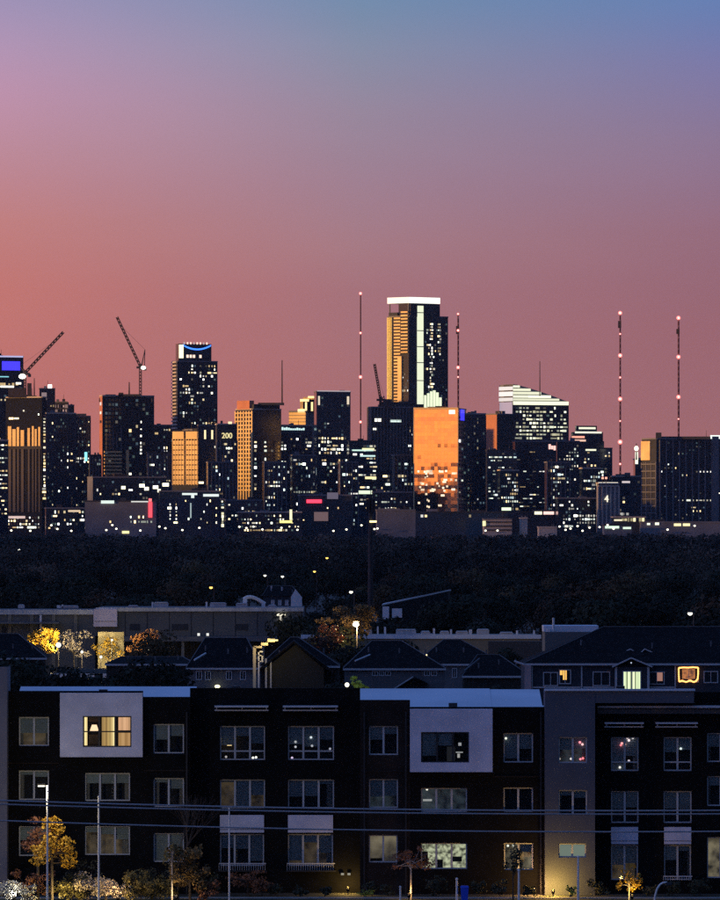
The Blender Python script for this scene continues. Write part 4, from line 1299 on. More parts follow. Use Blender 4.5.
for x in range(125, 303, 22):
    m = MB(); m.box(X(x, D) - cx, X(x, D) - cx + .12, -.44, -.401, zm + .05, zt - .45); m.build('wall_joint', M_DARKC, st)
for x in (8, 30, 52, 74):
    m = MB(); m.box(X(x, D) - cx, X(x, D) - cx + .5, -.25, -.004, 0, Z(612.5, D)); m.build('pilaster', M_STORE2, st)
for x, w_ in ((130, 10), (172, 16), (236, 12), (284, 9)):
    m = MB(); m.box(X(x, D) - cx, X(x + w_, D) - cx, -.5, -.402, Z(630, D), Z(624, D)); m.build('louvre', M_DARKC, st)
# the T shaped light on its right end
m = MB(); m.box(X(277, D) - cx, X(285.5, D) - cx, -1.2, -.42, Z(615.6, D), Z(613.6, D), 0, (1.3, 1.2, .9)); m.box(X(279.7, D) - cx, X(281.5, D) - cx, -.9, -.42, Z(623, D), Z(615.6, D), 0, (.6, .55, .45)); m.build('wall_lamp', WIN, st, glow=True)
m = MB(); m.box(X(198, D) - cx, X(200.5, D) - cx, -3.6, -3.52, Z(635.4, D), Z(632.8, D), 0, (.9, .9, .85)); m.box(X(207, D) - cx, X(209.5, D) - cx, -3.6, -3.52, Z(635.4, D), Z(632.8, D), 0, (.9, .9, .85)); m.build('canopy_lamp', WIN, st, glow=True)

D = 960.0
cx = X(420, D)
st = thing('store_building', 'flat-roofed olive store with many rooftop air units behind the gabled houses', 'building', (cx, D, 0))
zt = Z(636.5, D)
m = MB(); m.box(X(302, D) - cx, X(540, D) - cx, 0, 24, -.2, zt); m.build('wall', M_STORE2, st)
m = MB(); m.box(X(301, D) - cx, X(541, D) - cx, -.3, -.01, zt - .3, zt + .25); m.build('coping', M_ROOFW, st)
m = MB(); m.box(X(488, D) - cx, X(545, D) - cx, -4, -.31, -.1, Z(641, D)); m.build('dark_extension', M_DARKC, st)
rooftop_units(st, cx, D, [(363, 372, 631, 0, 'unit'), (377, 378.5, 626.5, 0, 'pipe'), (384, 386, 627, 0, 'pipe'), (396, 416, 630.2, 0, 'unit'), (421, 430, 632, 0, 'unit'), (433, 435, 628.5, 0, 'pipe'), (440, 449, 632, 0, 'unit'), (450, 452, 629.5, 0, 'pipe'),
                          (456, 468, 632, 0, 'unit'), (469, 472, 629.5, 0, 'pipe'), (477, 489, 630, 0, 'unit'), (500, 513, 633, 0, 'unit'), (516, 518, 630.5, 0, 'pipe'), (533, 535, 630.5, 0, 'pipe'), (405, 433, 634.6, 0, 'unit')], zt)

D = 900.0
cx = X(570, D)
st = thing('store_building', 'small pale blue flat roof with a thin white flue beside the hip roof', 'building', (cx, D, 0))
m = MB(); m.box(X(545, D) - cx, X(598, D) - cx, 0, 14, -.2, Z(632, D)); m.build('wall', M_STORE, st)
m = MB(); m.box(X(544, D) - cx, X(599, D) - cx, 2, 10, Z(632, D), Z(626, D)); m.build('roof_screen', M_ROOFW, st)
m = MB(); m.tube((X(553.7, D) - cx, 1, Z(634, D)), (X(553.7, D) - cx, 1, Z(618, D)), .16); m.build('flue', M_WHITEP, st)
m = MB(); m.box(X(547, D) - cx, X(550, D) - cx, .6, 1.6, Z(632, D), Z(629, D)); m.build('vent_stack', M_WHITEP, st)

# ------------------------------------------------------------------ houses
M_SHINGLE = mat('dark_shingle', (.010, .010, .012), .95, spec=.1, noise=(1.5, .4), bump=.3)
M_SIDING = mat('grey_siding', (.13, .13, .14), .8, noise=(.6, .2))
M_SIDING2 = mat('olive_siding', (.022, .021, .016), .8, noise=(.6, .2))
M_NIGHTBLUE = mat('navy_siding', (.025, .032, .045), .8, noise=(.6, .2))
M_TRIM = mat('pale_trim', (.55, .55, .56), .6)
M_DGLASS = mat('dark_window_glass', (.02, .025, .03), .08)


def small_window(root, xa, xb, ya, yb, D, cx, dy, room=None):
    m = MB()
    x0, x1, z0, z1 = X(xa, D) - cx, X(xb, D) - cx, Z(yb, D), Z(ya, D)
    f = .09
    for b in ((x0, x1, z1 - f, z1), (x0, x1, z0, z0 + f), (x0, x0 + f, z0 + f, z1 - f), (x1 - f, x1, z0 + f, z1 - f)):
        m.box(b[0], b[1], dy - .08, dy, b[2], b[3])
    m.box((x0 + x1) / 2 - .03, (x0 + x1) / 2 + .03, dy - .07, dy, z0 + f, z1 - f)
    w = m.build('window', M_TRIM, root)
    m = MB(); m.quad([(x0 + f, dy - .02, z0 + f), (x1 - f, dy - .02, z0 + f), (x1 - f, dy - .02, z1 - f), (x0 + f, dy - .02, z1 - f)])
    m.build('pane', room or M_DGLASS, w)
    return w


def house(label, x0, x1, xr0, xr1, yr, ye, D, depth, wall, name='house', overhang=4, trim=True):
    """hip or gable roof by pixels: eaves x0..x1 at ye, ridge xr0..xr1 at yr"""
    cx = X((x0 + x1) / 2, D)
    t = thing(name, label, 'house', (cx, D, 0))
    ax0, ax1, rx0, rx1 = (X(v, D) - cx for v in (x0, x1, xr0, xr1))
    ze = Z(ye, D); dr = depth / 2
    zr = Z(yr, D + dr)
    m = MB()
    e = .35
    A, B, C, E = (ax0, -e, ze), (ax1, -e, ze), (ax1, depth + e, ze), (ax0, depth + e, ze)
    P, Q = (rx0, dr, zr), (rx1, dr, zr)
    m.quad([A, B, Q, P]); m.quad([B, C, Q]); m.quad([C, E, P, Q]); m.quad([E, A, P])
    m.quad([A, E, C, B])
    m.build('roof', M_SHINGLE, t)
    o = overhang * D / F * .35
    m = MB(); m.box(ax0 + o, ax1 - o, 0, depth, -.2, ze - .01); m.build('wall', wall, t)
    for pa, pb in ((A, P), (B, Q), (P, Q)):
        if (Vector(pa) - Vector(pb)).length > .3:
            m = MB(); m.tube((pa[0], pa[1], pa[2] + .03), (pb[0], pb[1], pb[2] + .03), .055, n=5); m.build('highlight_line', M_SIDING, t)  # pale tubes added as highlights along hips and ridge
    for q in (.25, .55, .8):
        vx = ax0 + (ax1 - ax0) * q; fr = rng.uniform(.35, .6)
        m = MB(); zz = ze + (zr - ze) * fr; m.tube((vx, -e + (dr + e) * fr, zz - .1), (vx, -e + (dr + e) * fr, zz + .55), .09, n=6); m.build('vent_pipe', M_SIDING, t)
    if trim:
        m = MB(); m.box(ax0, ax1, -e - .08, -e - .005, ze - .18, ze + .02); m.build('gutter', M_TRIM, t)
    return t, cx


# hip-roofed apartments at the right
D = 700.0
t, cx = house('hip-roofed navy apartment house with pale trim and lit windows', 523, 760, 606, 760, 627, 663.5, D, 15, M_NIGHTBLUE)
for xa, xb, ya, yb, rm in ((543, 558, 672, 686, None), (592.5, 610, 671.5, 686, None), (649, 664.5, 671.5, 684.5, None), (703.5, 718, 671, 683, None)):
    small_window(t, xa, xb, ya, yb, D, cx, -.01, rm)
m = MB(); m.quad([(X(656.5, D) - cx, -.05, Z(681, D)), (X(662.5, D) - cx, -.05, Z(681, D)), (X(662.5, D) - cx, -.05, Z(672.5, D)), (X(656.5, D) - cx, -.05, Z(672.5, D))]); m.build('curtain', emit('pink_lamplight', (.55, .27, .2), .6), t)
w = small_window(t, 559, 571, 669.5, 684, D, cx, -.01, M_DGLASS)
for xa, xb, yb in ((559.9, 562.4, 675), (562.9, 566.6, 679.8), (563.4, 566.0, 676)):
    m = MB(); m.quad([(X(xa, D) - cx, -.06 - .01 * (xa > 563), Z(yb, D)), (X(xb, D) - cx, -.06 - .01 * (xa > 563), Z(yb, D)), (X(xb, D) - cx, -.06 - .01 * (xa > 563), Z(670, D)), (X(xa, D) - cx, -.06 - .01 * (xa > 563), Z(670, D))])
    m.build('curtain', emit('amber_curtain', (1, .55, .12), 1.1), w)
w = small_window(t, 678.5, 698.5, 666.8, 682.3, D, cx, -.01, M_DGLASS)
m = MB()
pts = [(678.5, 668), (683, 667.4), (688, 667.6), (693, 667.2), (698, 667.6), (698, 673), (697.6, 678.5), (696, 681), (693.5, 682), (690, 680.3), (686, 682), (682, 680.6), (679, 681.6), (678.6, 675)]
for i in range(len(pts)):
    a, b = pts[i], pts[(i + 1) % len(pts)]
    p0, p1 = (X(a[0], D) - cx, -.16, Z(a[1], D)), (X(b[0], D) - cx, -.16, Z(b[1], D))
    m.tube(p0, p1, .03, n=5, c=(1.2, .3, .05))
    for q in (.1, .35, .6, .85): m.ball(Vector(p0).lerp(Vector(p1), q), .085, 0, (2.6, 1.1, .3), 6, 4)
m.build('string_light', WIN, w, glow=True)
m = MB(); m.quad([(X(682, D) - cx, -.04, Z(679, D)), (X(695, D) - cx, -.04, Z(679, D)), (X(695, D) - cx, -.04, Z(669, D)), (X(682, D) - cx, -.04, Z(669, D))]); m.build('curtain', room_material('inner_glow', (.8, .27, .05), .7, 2.5), w)  # plain sheet glowing amber in place of lamplight inside
# entrance bay
m = MB()
bx0, bx1, ap = X(614.5, D) - cx, X(648.5, D) - cx, X(630.5, D) - cx
m.box(bx0, bx1, -1.5, -.02, -.2, Z(666, D)); bay = m.build('entrance_bay', M_NIGHTBLUE, t)
m = MB()
e0, e1 = Z(666.5, D), Z(657.5, D)
m.quad([(bx0 - .3, -1.9, e0), (ap, -1.9, e1), (ap, 4, e1), (bx0 - .3, 4, e0)]); m.quad([(ap, -1.9, e1), (bx1 + .3, -1.9, e0), (bx1 + .3, 4, e0), (ap, 4, e1)])
m.quad([(bx0 - .1, -1.52, e0), (bx1 + .1, -1.52, e0), (ap, -1.52, e1 - .1)])
m.build('roof', M_SHINGLE, bay)
m = MB()
m.tube((bx0 - .3, -1.95, e0), (ap, -1.95, e1), .09, n=4); m.tube((bx1 + .3, -1.95, e0), (ap, -1.95, e1), .09, n=4)
m.box(bx0 - .02, bx0 + .2, -1.6, -1.503, -.1, Z(666.6, D)); m.box(bx1 - .2, bx1 + .02, -1.6, -1.503, -.1, Z(666.6, D))
m.build('bargeboard', M_TRIM, bay)
bw = MB(); x0, x1, z0, z1 = X(622, D) - cx, X(640.5, D) - cx, Z(688.5, D), Z(670.5, D)
for b in ((x0, x1, z1 - .1, z1), (x0, x0 + .1, z0, z1 - .1), (x1 - .1, x1, z0, z1 - .1), ((x0 + x1) / 2 - .04, (x0 + x1) / 2 + .04, z0, z1 - .1)):
    bw.box(b[0], b[1], -1.58, -1.505, b[2], b[3])
bw.build('entrance_window', M_TRIM, bay)
cm = MB()
for i in range(12):
    a, b = x0 + .1 + (x1 - x0 - .2) * i / 12, x0 + .1 + (x1 - x0 - .2) * (i + 1) / 12
    sag = .25 * math.sin(i * 1.3)
    k = [1.1, .9, .25, 1.2, 1.0, .2, .9, 1.3, .3, 1.0, .8, 1.1][i]
    cm.quad([(a, -1.512, z0), (b, -1.512, z0), (b, -1.512, z1 - .1), (a, -1.512, z1 - .1)], 0, (.8 * k, .95 * k, .55 * k))
cm.build('lit_curtain', WIN, bay, glow=True)
m = MB(); m.ball((ap, -1.6, Z(662.5, D)), .07, 0, (.6, .7, .9)); m.build('gable_lamp', WIN, bay, glow=True)
# dormer gables behind the entrance
for xa, xb, xc, ya, yb, sh in ((622.5, 640, 631, 649.5, 654, 2.5), (636, 666, 645.5, 649.2, 659, 2.2)):
    m = MB(); dd = sh
    p, q, r = (X(xa, D) - cx, dd, Z(yb, D)), (X(xc, D) - cx, dd, Z(ya, D)), (X(xb, D) - cx, dd, Z(yb, D))
    bk = (q[0], dd + 5.5, q[2])
    m.quad([p, q, bk]); m.quad([q, r, bk]); m.quad([p, r, q])
    dm = m.build('dormer', M_SHINGLE, t)
    m = MB(); m.tube((p[0], p[1] - .06, p[2]), (q[0], q[1] - .06, q[2]), .07, n=4); m.tube((r[0], r[1] - .06, r[2]), (q[0], q[1] - .06, q[2]), .07, n=4); m.build('bargeboard', M_TRIM, dm)
m = MB()
for x in (531.5, 581, 674.5):
    m2 = MB(); m2.box(X(x, D) - cx, X(x + 1.2, D) - cx, -.12, -.003, -.1, Z(664.5, D)); m2.build('corner_board', M_TRIM, t)
for xa, xb in ((533, 580.5), (583, 614), (649, 674)):
    m2 = MB(); m2.box(X(xa, D) - cx, X(xb, D) - cx, -.14, -.004, Z(688, D), Z(686.6, D)); m2.build('band_board', M_TRIM, t)
m = MB(); m.box(X(524.5, D) - cx, X(531, D) - cx, -.5, -.02, -.1, Z(665, D)); m.build('pink_side_wall', mat('pink_render', (.45, .34, .34), .8, noise=(.5, .2)), t)
m = MB(); m.tube((X(514, D) - cx, -.5, Z(661, D)), (X(524, D) - cx, -.5, Z(664.5, D)), .12, n=5); m.build('rain_gutter', M_TRIM, t)

HOUSES = [
    ('dark hip-roofed house in front of the yellow-lit yard', -30, 47, -10, 16, 634, 658, 820, 11, M_SIDING2),
    ('dark hip-roofed house with pale grey walls behind the dark brick block', 186, 262, 204, 246, 638, 668, 760, 11, M_SIDING),
    ('gabled house with olive end wall below the parking lamp', 259, 340, 290, 298, 637.5, 666, 720, 12, M_SIDING2),
    ('grey house with low hip roof and two small dark windows', 343, 446, 372, 402, 641, 668.5, 740, 12, M_SIDING),
    ('dark hip-roofed house with small lit lamp at its left eave', 414, 505, 444, 462, 640, 664, 790, 12, M_SIDING),
    ('low dark roofed house tucked against the pale end wall of apartments', 462, 530, 478, 500, 655, 676, 735, 9, M_SIDING2),
    ('dark flat-pitched roof among trees below the sign panel store', 105, 196, 120, 182, 657, 664, 780, 8, M_SIDING2),
]
HO = []
for lb, x0, x1, r0, r1, yr, ye, D, dp, wl in HOUSES:
    t, cx = house(lb, x0, x1, r0, r1, yr, ye, D, dp, wl)
    HO.append((t, cx, D))
t, cx, D = HO[1]
for xa in (196, 205, 226, 240): small_window(t, xa, xa + 6, 671, 680, D, cx, -.01)
m = MB(); m.tube((X(194.5, D) - cx, -.6, Z(660, D)), (X(205.5, D) - cx, 1.5, Z(653.5, D)), .1, n=5); m.build('flashing', M_WHITEP, t)
m = MB(); m.ball((X(217.5, D) - cx, -.6, Z(686.3, D)), .3, 0, (2.4, 2.3, 1.2), sz=.6); m.build('porch_lamp', WIN, t, glow=True); m = MB(); m.tube((X(217.5, D) - cx, -.6, Z(686, D)), (X(217.5, D) - cx, .05, Z(685, D)), .05); m.build('lamp_bracket', M_STEEL, t)
t, cx, D = HO[2]
m = MB()  # projecting gable
a, b, c = X(268, D) - cx, X(324, D) - cx, X(294, D) - cx
m.quad([(a, -2.5, -.1), (b, -2.5, -.1), (b, -2.5, Z(668, D)), (c, -2.5, Z(643, D)), (a, -2.5, Z(665, D))]); m.quad([(b, -2.5, -.1), (b, 0, -.1), (b, 0, Z(668, D)), (b, -2.5, Z(668, D))]); m.quad([(a, 0, -.1), (a, -2.5, -.1), (a, -2.5, Z(665, D)), (a, 0, Z(665, D))])
gb = m.build('gable_wall', M_SIDING2, t)
m = MB()
for p0, p1 in (((a - .8, Z(667.5, D)), (c, Z(640.5, D))), ((b + 1.0, Z(671, D)), (c, Z(640.5, D)))):
    m.hexa([(p0[0], -3, p0[1] - .25), (p1[0], -3, p1[1] - .25), (p1[0], 6, p1[1] - .25), (p0[0], 3, p0[1] - .25), (p0[0], -3, p0[1]), (p1[0], -3, p1[1]), (p1[0], 6, p1[1]), (p0[0], 3, p0[1])])
m.build('roof', M_SHINGLE, gb)
m = MB(); m.box(X(265.5, D) - cx, X(267.3, D) - cx, -2.6, -2.3, -.1, Z(658, D)); m.box(X(270.5, D) - cx, X(272, D) - cx, -2.8, -2.55, -.1, Z(660, D)); m.build('porch_post', M_TRIM, t)
t, cx, D = HO[3]
for xa, xb in ((372, 378), (379, 384), (385, 391), (424, 430), (431, 437)): small_window(t, xa, xb, 671, 676, D, cx, -.01)
m = MB(); m.tube((X(355, D) - cx, .3, Z(661, D)), (X(370, D) - cx, 1.6, Z(655, D)), .1, n=5); m.build('flashing', M_WHITEP, t)
m = MB(); a, b, c = X(394, D) - cx, X(424, D) - cx, X(413, D) - cx
m.quad([(a, -3, Z(690, D)), (b, -3, Z(690, D)), (b, -3, Z(682, D)), (c, -3, Z(677, D)), (a, -3, Z(688, D))]); m.quad([(a, -3.2, Z(688, D)), (c, -3.2, Z(676, D)), (c, 1, Z(676, D)), (a, 1, Z(688, D))]); m.quad([(c, -3.2, Z(676, D)), (b + .4, -3.2, Z(683, D)), (b + .4, 1, Z(683, D)), (c, 1, Z(676, D))])
m.box(a, b, -2.95, -.01, -.1, Z(690, D)); dm = m.build('porch', M_SHINGLE, t)
m = MB(); m.tube((a, -3.25, Z(688, D)), (c, -3.25, Z(676, D)), .08, n=4); m.build('bargeboard', M_TRIM, dm)
t, cx, D = HO[4]
m = MB(); m.box(X(421, D) - cx, X(427, D) - cx, -.9, -.5, Z(656.7, D), Z(654.3, D), 0, (2.2, 1.7, .9)); m.build('porch_lamp', WIN, t, glow=True)
m = MB(); m.box(X(420.5, D) - cx, X(427.5, D) - cx, -.5, 1.0, Z(657.3, D), Z(653.8, D)); m.build('lamp_housing', M_SIDING, t)
for xa in (416, 428, 452): small_window(t, xa, xa + 5, 668, 678, D, cx, -.01)
t, cx, D = HO[5]
m = MB(); m.tube((X(464, D) - cx, -.4, Z(671, D)), (X(480, D) - cx, 2.6, Z(659, D)), .09, n=4); m.build('flashing', M_SIDING, t)

# far white-gabled house and shed with slanted roof
D = 1300.0
t, cx = house('small dark house with white front gable and three pale windows', 262, 300, 268, 292, 586, 596, D, 8, M_NIGHTBLUE, trim=False)
for xa in (271, 278, 285): small_window(t, xa, xa + 3.6, 600, 605.5, D, cx, -.01, M_UNIT)
m = MB(); a, b, c = X(291, D) - cx, X(302, D) - cx, X(295.5, D) - cx
m.quad([(a, -1.5, Z(597, D)), (b, -1.5, Z(597, D)), (c, -1.5, Z(589, D))]); m.quad([(a, -1.5, 0), (b, -1.5, 0), (b, -1.5, Z(597, D)), (a, -1.5, Z(597, D))]); m.quad([(b, -1.5, 0), (b, 0, 0), (b, 0, Z(597, D)), (b, -1.5, Z(597, D))])
m.build('gable', M_WHITEP, t)
m = MB(); m.box(X(270.5, D) - cx, X(272, D) - cx, 2, 3, Z(592, D), Z(586, D)); m.box(X(281, D) - cx, X(282.3, D) - cx, 2, 3, Z(592, D), Z(587, D)); m.build('chimney', M_UNIT, t)
D = 1150.0
cx = X(415, D)
t = thing('shed', 'long shed with a sloping white metal roof edge among the trees', 'shed', (cx, D, 0))
m = MB(); m.hexa([(X(382, D) - cx, 0, Z(605.5, D)), (X(450, D) - cx, 9, Z(591.5, D)), (X(452, D) - cx, 11, Z(591.5, D)), (X(384, D) - cx, 5, Z(605, D)),
                  (X(382, D) - cx, 0, Z(604.2, D)), (X(450, D) - cx, 9, Z(590, D)), (X(452, D) - cx, 11, Z(590, D)), (X(384, D) - cx, 5, Z(603.6, D))]); m.build('roof', M_WHITEP, t)
m = MB(); m.hexa([(X(383, D) - cx, .2, -.1), (X(449, D) - cx, 9, -.1), (X(451, D) - cx, 11, -.1), (X(384, D) - cx, 4.8, -.1),
                  (X(383, D) - cx, .2, Z(606, D)), (X(449, D) - cx, 9, Z(592.2, D)), (X(451, D) - cx, 11, Z(592.2, D)), (X(384, D) - cx, 4.8, Z(606, D))]); m.build('wall', mat('black_siding', (.012, .012, .014), .8), t)
for xa, xb, ya, yb in ((382.5, 389, 606.5, 619), (392, 402, 608.5, 617.5)):
    m = MB(); m.box(X(xa, D) - cx, X(xb, D) - cx, -.5, -.1, Z(yb, D), Z(ya, D)); m.build('door_panel', M_WHITEP, t)

# trees among the houses
for x, D, s, k, wh in ((25, 700, .8, 0, 'just behind the roof next to the lilac stucco wing'), (62, 690, .85, 1, 'behind the roof, below the yellow tree'), (95, 705, .8, 3, 'behind the roof, below the lit cream wall'), (130, 700, .78, 2, 'behind the roof, below the rusty tree'),
                   (165, 690, .8, 0, 'behind the roof end, left of the pale grey house'), (182, 705, .7, 5, 'close to the left eave of the pale grey house'), (255, 690, .55, 1, 'before the yellow-lit porch'), (232, 850, .8, 3, 'between the pale grey house and the long grey store'),
                   (340, 690, .55, 2, 'between the olive gable and the low hip roof'), (326, 840, .8, 4, 'behind the olive gable'), (352, 830, .72, 0, 'below the flaring parking lamp'), (400, 860, .8, 1, 'behind the low hip roof, right of the parking lamp'),
                   (375, 870, .85, 3, 'right beside the flaring parking lamp'), (336, 935, .8, 0, 'behind the orange-leaved tree'), (455, 690, .52, 3, 'before the house with the lit eave lamp'), (505, 900, .6, 1, 'at the dark extension of the olive store'),
                   (510, 690, .5, 0, 'before the pinkish end wall'), (8, 900, .55, 4, 'behind the house by the lamplit yard'), (150, 900, .7, 4, 'before the canopy, right of the lone yard lamp'), (175, 880, .7, 5, 'before the canopy columns'), (140, 850, .55, 5, 'before the lone yard lamp'),
                   (300, 985, .85, 0, 'at the right end of the long grey store'), (312, 975, .8, 1, 'between the grey store and the olive store'), (340, 990, .95, 2, 'behind the parking lamp'), (375, 1000, .85, 0, 'behind the olive store air units'),
                   (600, 1010, 1.05, 2, 'behind the ridge end of the big hip roof'), (640, 1020, 1.1, 0, 'behind the big hip roof over its dormers'), (690, 1015, 1.0, 3, 'behind the big hip roof below the white street lamp'), (720, 1000, 1.05, 1, 'behind the far end of the big hip roof'), (740, 760, .6, 0, 'at the end of the hip-roofed apartments'),
                   (424, 1128, .72, 1, 'before the middle of the slanted shed'), (438, 1130, .82, 2, 'before the high end of the slanted shed'), (452, 1132, .98, 0, 'at the high end of the slanted shed'), (409, 1124, .55, 3, 'before the low end of the slanted shed')):
    plant_tree(k, X(x, D), D, s, ('dark rounded tree ' if k < 4 else 'brown thin-leaved tree ') + wh, 'trees among the houses and stores')
for t in TREES:
    for ch in list(t.children): bpy.data.objects.remove(ch)
    bpy.data.objects.remove(t)


# ------------------------------------------------------------------ lamps in the middle distance
def real_light(name, parent, loc, power, col, rad=.2, spot=None):
    l = bpy.data.lights.new(name, 'SPOT' if spot else 'POINT')
    l.energy = power; l.color = col; l.shadow_soft_size = rad
    if spot: l.spot_size = R(spot[0]); l.spot_blend = .6
    o = bpy.data.objects.new(name, l); COL.objects.link(o)
    o.parent = parent; o.location = loc
    if spot: o.rotation_euler = spot[1]
    return o


D = 925.0
t = thing('parking_lamp', 'flaring white parking lamp on a tall pole among orange-lit trees', 'street lamp', (X(357, D), D, 0))
h = Z(624.5, D)
m = MB(); m.tube((0, 0, 0), (0, 0, h + .3), .12, .08); m.build('pole', M_STEEL, t)
m = MB(); m.box(-.5, .25, -.4, .15, h + .3, h + .42); m.build('lamp_head', M_STEEL, t)
m = MB(); m.ball((-.15, -.15, h), .42, 0, (6, 5.6, 4.2), sz=.7); m.build('lamp_glass', WIN, t, glow=True, smooth=True)
real_light('bulb', t, (-.15, -.9, h - .3), 4200, (1, .72, .32))
# yard lamps at the left
YARD = [(58.5, 645, 1.0, 1500, (1, .75, .3), 'round pale yard lamp beside the yellow tree'), (101, 657, .5, 1200, (1, .85, .45), 'yard lamp lighting the yellow store wall'),
        (147.5, 648.5, .75, 500, (1, .66, .3), 'lone yard lamp glowing before brown trees'), (112, 640, .4, 900, (1, .78, .25), 'yard lamp at the store corner under the pale sign panel'),
        (82, 652, .5, 900, (1, .85, .5), 'low white yard lamp behind bare branches')]
for x, y, r, pwr, c, lb in YARD:
    D = 962.0 + (x % 7)
    t = thing('yard_lamp', lb, 'street lamp', (X(x, D), D, 0), 'yard lamps behind the houses')
    h = Z(y, D)
    m = MB(); m.tube((0, 0, 0), (0, 0, max(h - r * .3, .3)), .08, .06); m.build('pole', M_STEEL, t)
    m = MB(); m.ball((0, 0, h), r * .36, 0, tuple(2.2 * v for v in (1, .95, .75))); m.build('lamp_globe', WIN, t, glow=True, smooth=True)
    real_light('bulb', t, (0, -r - .3, h + .6), pwr * 1.15, c, .3)


def coloured_plant(name, label, cat, x, D, zc, w, h, n, leaf, m, trunk_r=.09, lobes=9, base=.2, group=None, trunk_m=None):
    """tree or shrub whose crown centre is at height zc"""
    t = thing(name, label, cat, (X(x, D), D, 0), group)
    g = np.random.default_rng(int(x * 13 + D))
    top = zc + h / 2; low = max(zc - h / 2, .05)
    lob = [(g.uniform(-.42, .42) * w, g.uniform(-.42, .42) * w, g.uniform(low + h * .1, top - h * .1), w * g.uniform(.08, .2), w * g.uniform(.08, .2), h * g.uniform(.07, .17)) for _ in range(lobes + 5)]
    lob.append((0, 0, zc, w * .2, w * .2, h * .24))
    n = int(n * 1.5)
    v = leaf_cloud(g, lob, n, leaf, .3)
    tr = MB(); tr.tube((0, 0, -.1), (0, 0, max(low + h * .2, .2)), trunk_r, trunk_r * .75, 7)
    zb = max(low + h * .15, .15)
    for i in range(12):
        q = lob[i % len(lob)]
        tr.tube((0, 0, zb - .1 + .05 * i), (q[0], q[1], q[2]), trunk_r * .5, trunk_r * .15, 5)
    tr.build('trunk', trunk_m or M_BARK, t)
    c = bpy.data.objects.new('crown', np_mesh('crown', v, m, len(v) // 4)); COL.objects.link(c); c.parent = t
    return t


M_YEL = mat('yellow_leaf', (.55, .33, .03), .7, noise=(2, .3))
M_ORG = mat('orange_leaf', (.40, .17, .05), .7, noise=(2, .3))
M_RUST = mat('rust_leaf', (.28, .12, .06), .75, noise=(2, .4))
M_OLV = mat('olive_leaf', (.14, .12, .04), .75, noise=(2, .4))
M_PALEF = mat('pale_blossom', (.6, .5, .38), .7, noise=(3, .3))
M_WHITF = mat('white_blossom', (.62, .62, .55), .7, noise=(3, .3))
M_LIME = mat('lime_leaf', (.35, .45, .06), .7, noise=(2, .3))
M_SHRUB = mat('dark_shrub_leaf', (.06, .065, .035), .75, noise=(2, .4))
coloured_plant('yellow_tree', 'yellow-leaved tree lit by yard lamps before the grey store', 'tree', 42, 966, Z(640, 966), 4.8, 3.4, 900, .17, M_YEL)
coloured_plant('orange_tree', 'orange-leaved tree lit by the flaring parking lamp', 'tree', 331, 918, Z(641, 918), 3.8, 4.2, 700, .17, M_ORG)
coloured_plant('brown_tree', 'brown rounded tree crown glowing round the flaring parking lamp', 'tree', 350, 934, Z(621, 934), 8, 4.5, 1300, .18, mat('lamplit_leaf', (.2, .12, .04), .75, noise=(2, .3)))  # amber leaf colour carries the parking lamp's orange glow
coloured_plant('rust_tree', 'rusty brown tree beside the lone yard lamp', 'tree', 141, 968, Z(645, 968), 5, 4, 800, .18, M_ORG)
coloured_plant('bare_tree', 'pale thin-leaved tree before the yellow-lit store wall', 'tree', 108, 972, Z(648, 972), 5, 4, 350, .15, M_YEL)
coloured_plant('bare_tree', 'grey thin-leaved tree between yellow tree and lit wall', 'tree', 74, 974, Z(644, 974), 6, 4, 350, .16, M_PALEF)
# lit yard things
D = 973.0
m = MB(); m.box(X(98, D), X(124, D), D, D + 1.2, -.1, Z(632, D)); o = m.build('yard_wall', mat('cream_render', (.30, .25, .14), .8, noise=(.8, .7))); tag(o, 'cream yard wall lit bright yellow under the pale sign panel', 'wall')
for i in range(7):
    x = 66 + i * 7.4 + rng.uniform(-1, 1)
    t = thing('parked_car', 'pale parked car in the lamplit yard behind the houses', 'car', (X(x, 955), 955 + (i % 3) * 3, 0), 'cars parked in the lamplit yard')
    m = MB(); m.box(-2.1, 2.1, -.85, .85, .3, .85); m.build('body', [M_WHITEP, M_UNIT, M_PALEC][i % 3], t)
    m = MB(); m.hexa([(-1.3, -.75, .85), (1.4, -.75, .85), (1.4, .75, .85), (-1.3, .75, .85), (-.8, -.65, 1.45), (.9, -.65, 1.45), (.9, .65, 1.45), (-.8, .65, 1.45)]); m.build('cabin', M_DGLASS, t)
    for xx in (-1.3, 1.3):
        for yy in (-.8, .8):
            m = MB(); m.tube((xx, yy - .1, .33), (xx, yy + .1, .33), .33, n=12); m.build('wheel', M_DARKC, t)
# porch light beside the gabled house
D = 715.0
t = thing('porch', 'small porch framed by yellow-lit boards beside the olive gable', 'porch', (X(258, D), D, 0))
m = MB()
for xa, xb, ya, yb in ((253, 256, 647, 662), (254, 262, 646, 648), (261, 268, 642.5, 645.5), (267.5, 275, 638.5, 642)): m.box(X(xa, D) - X(258, D), X(xb, D) - X(258, D), -.2, 0, Z(yb, D), Z(ya, D))
m.box(X(253, D) - X(258, D), X(256, D) - X(258, D), -.2, 0, -.1, Z(662, D))
m.build('fascia', mat('cream_board', (.7, .6, .4), .7), t)
m = MB()
for xa, xb, ya, yb in ((258, 259.5, 651, 663), (258, 263, 651, 652.2), (261.5, 263, 655, 661), (258, 263, 655, 656), (258, 263, 661, 662)): m.box(X(xa, D) - X(258, D), X(xb, D) - X(258, D), -.1, .1, Z(yb, D), Z(ya, D))
m.box(X(258, D) - X(258, D), X(259.5, D) - X(258, D), -.1, .1, -.1, Z(663, D)); m.build('railing', M_WHITEP, t)
m = MB(); m.box(X(270, D) - X(258, D), X(278, D) - X(258, D), -.5, -.21, Z(641, D), Z(639.5, D), 0, (1.6, 1.3, .5)); m.build('lamp', WIN, t, glow=True)
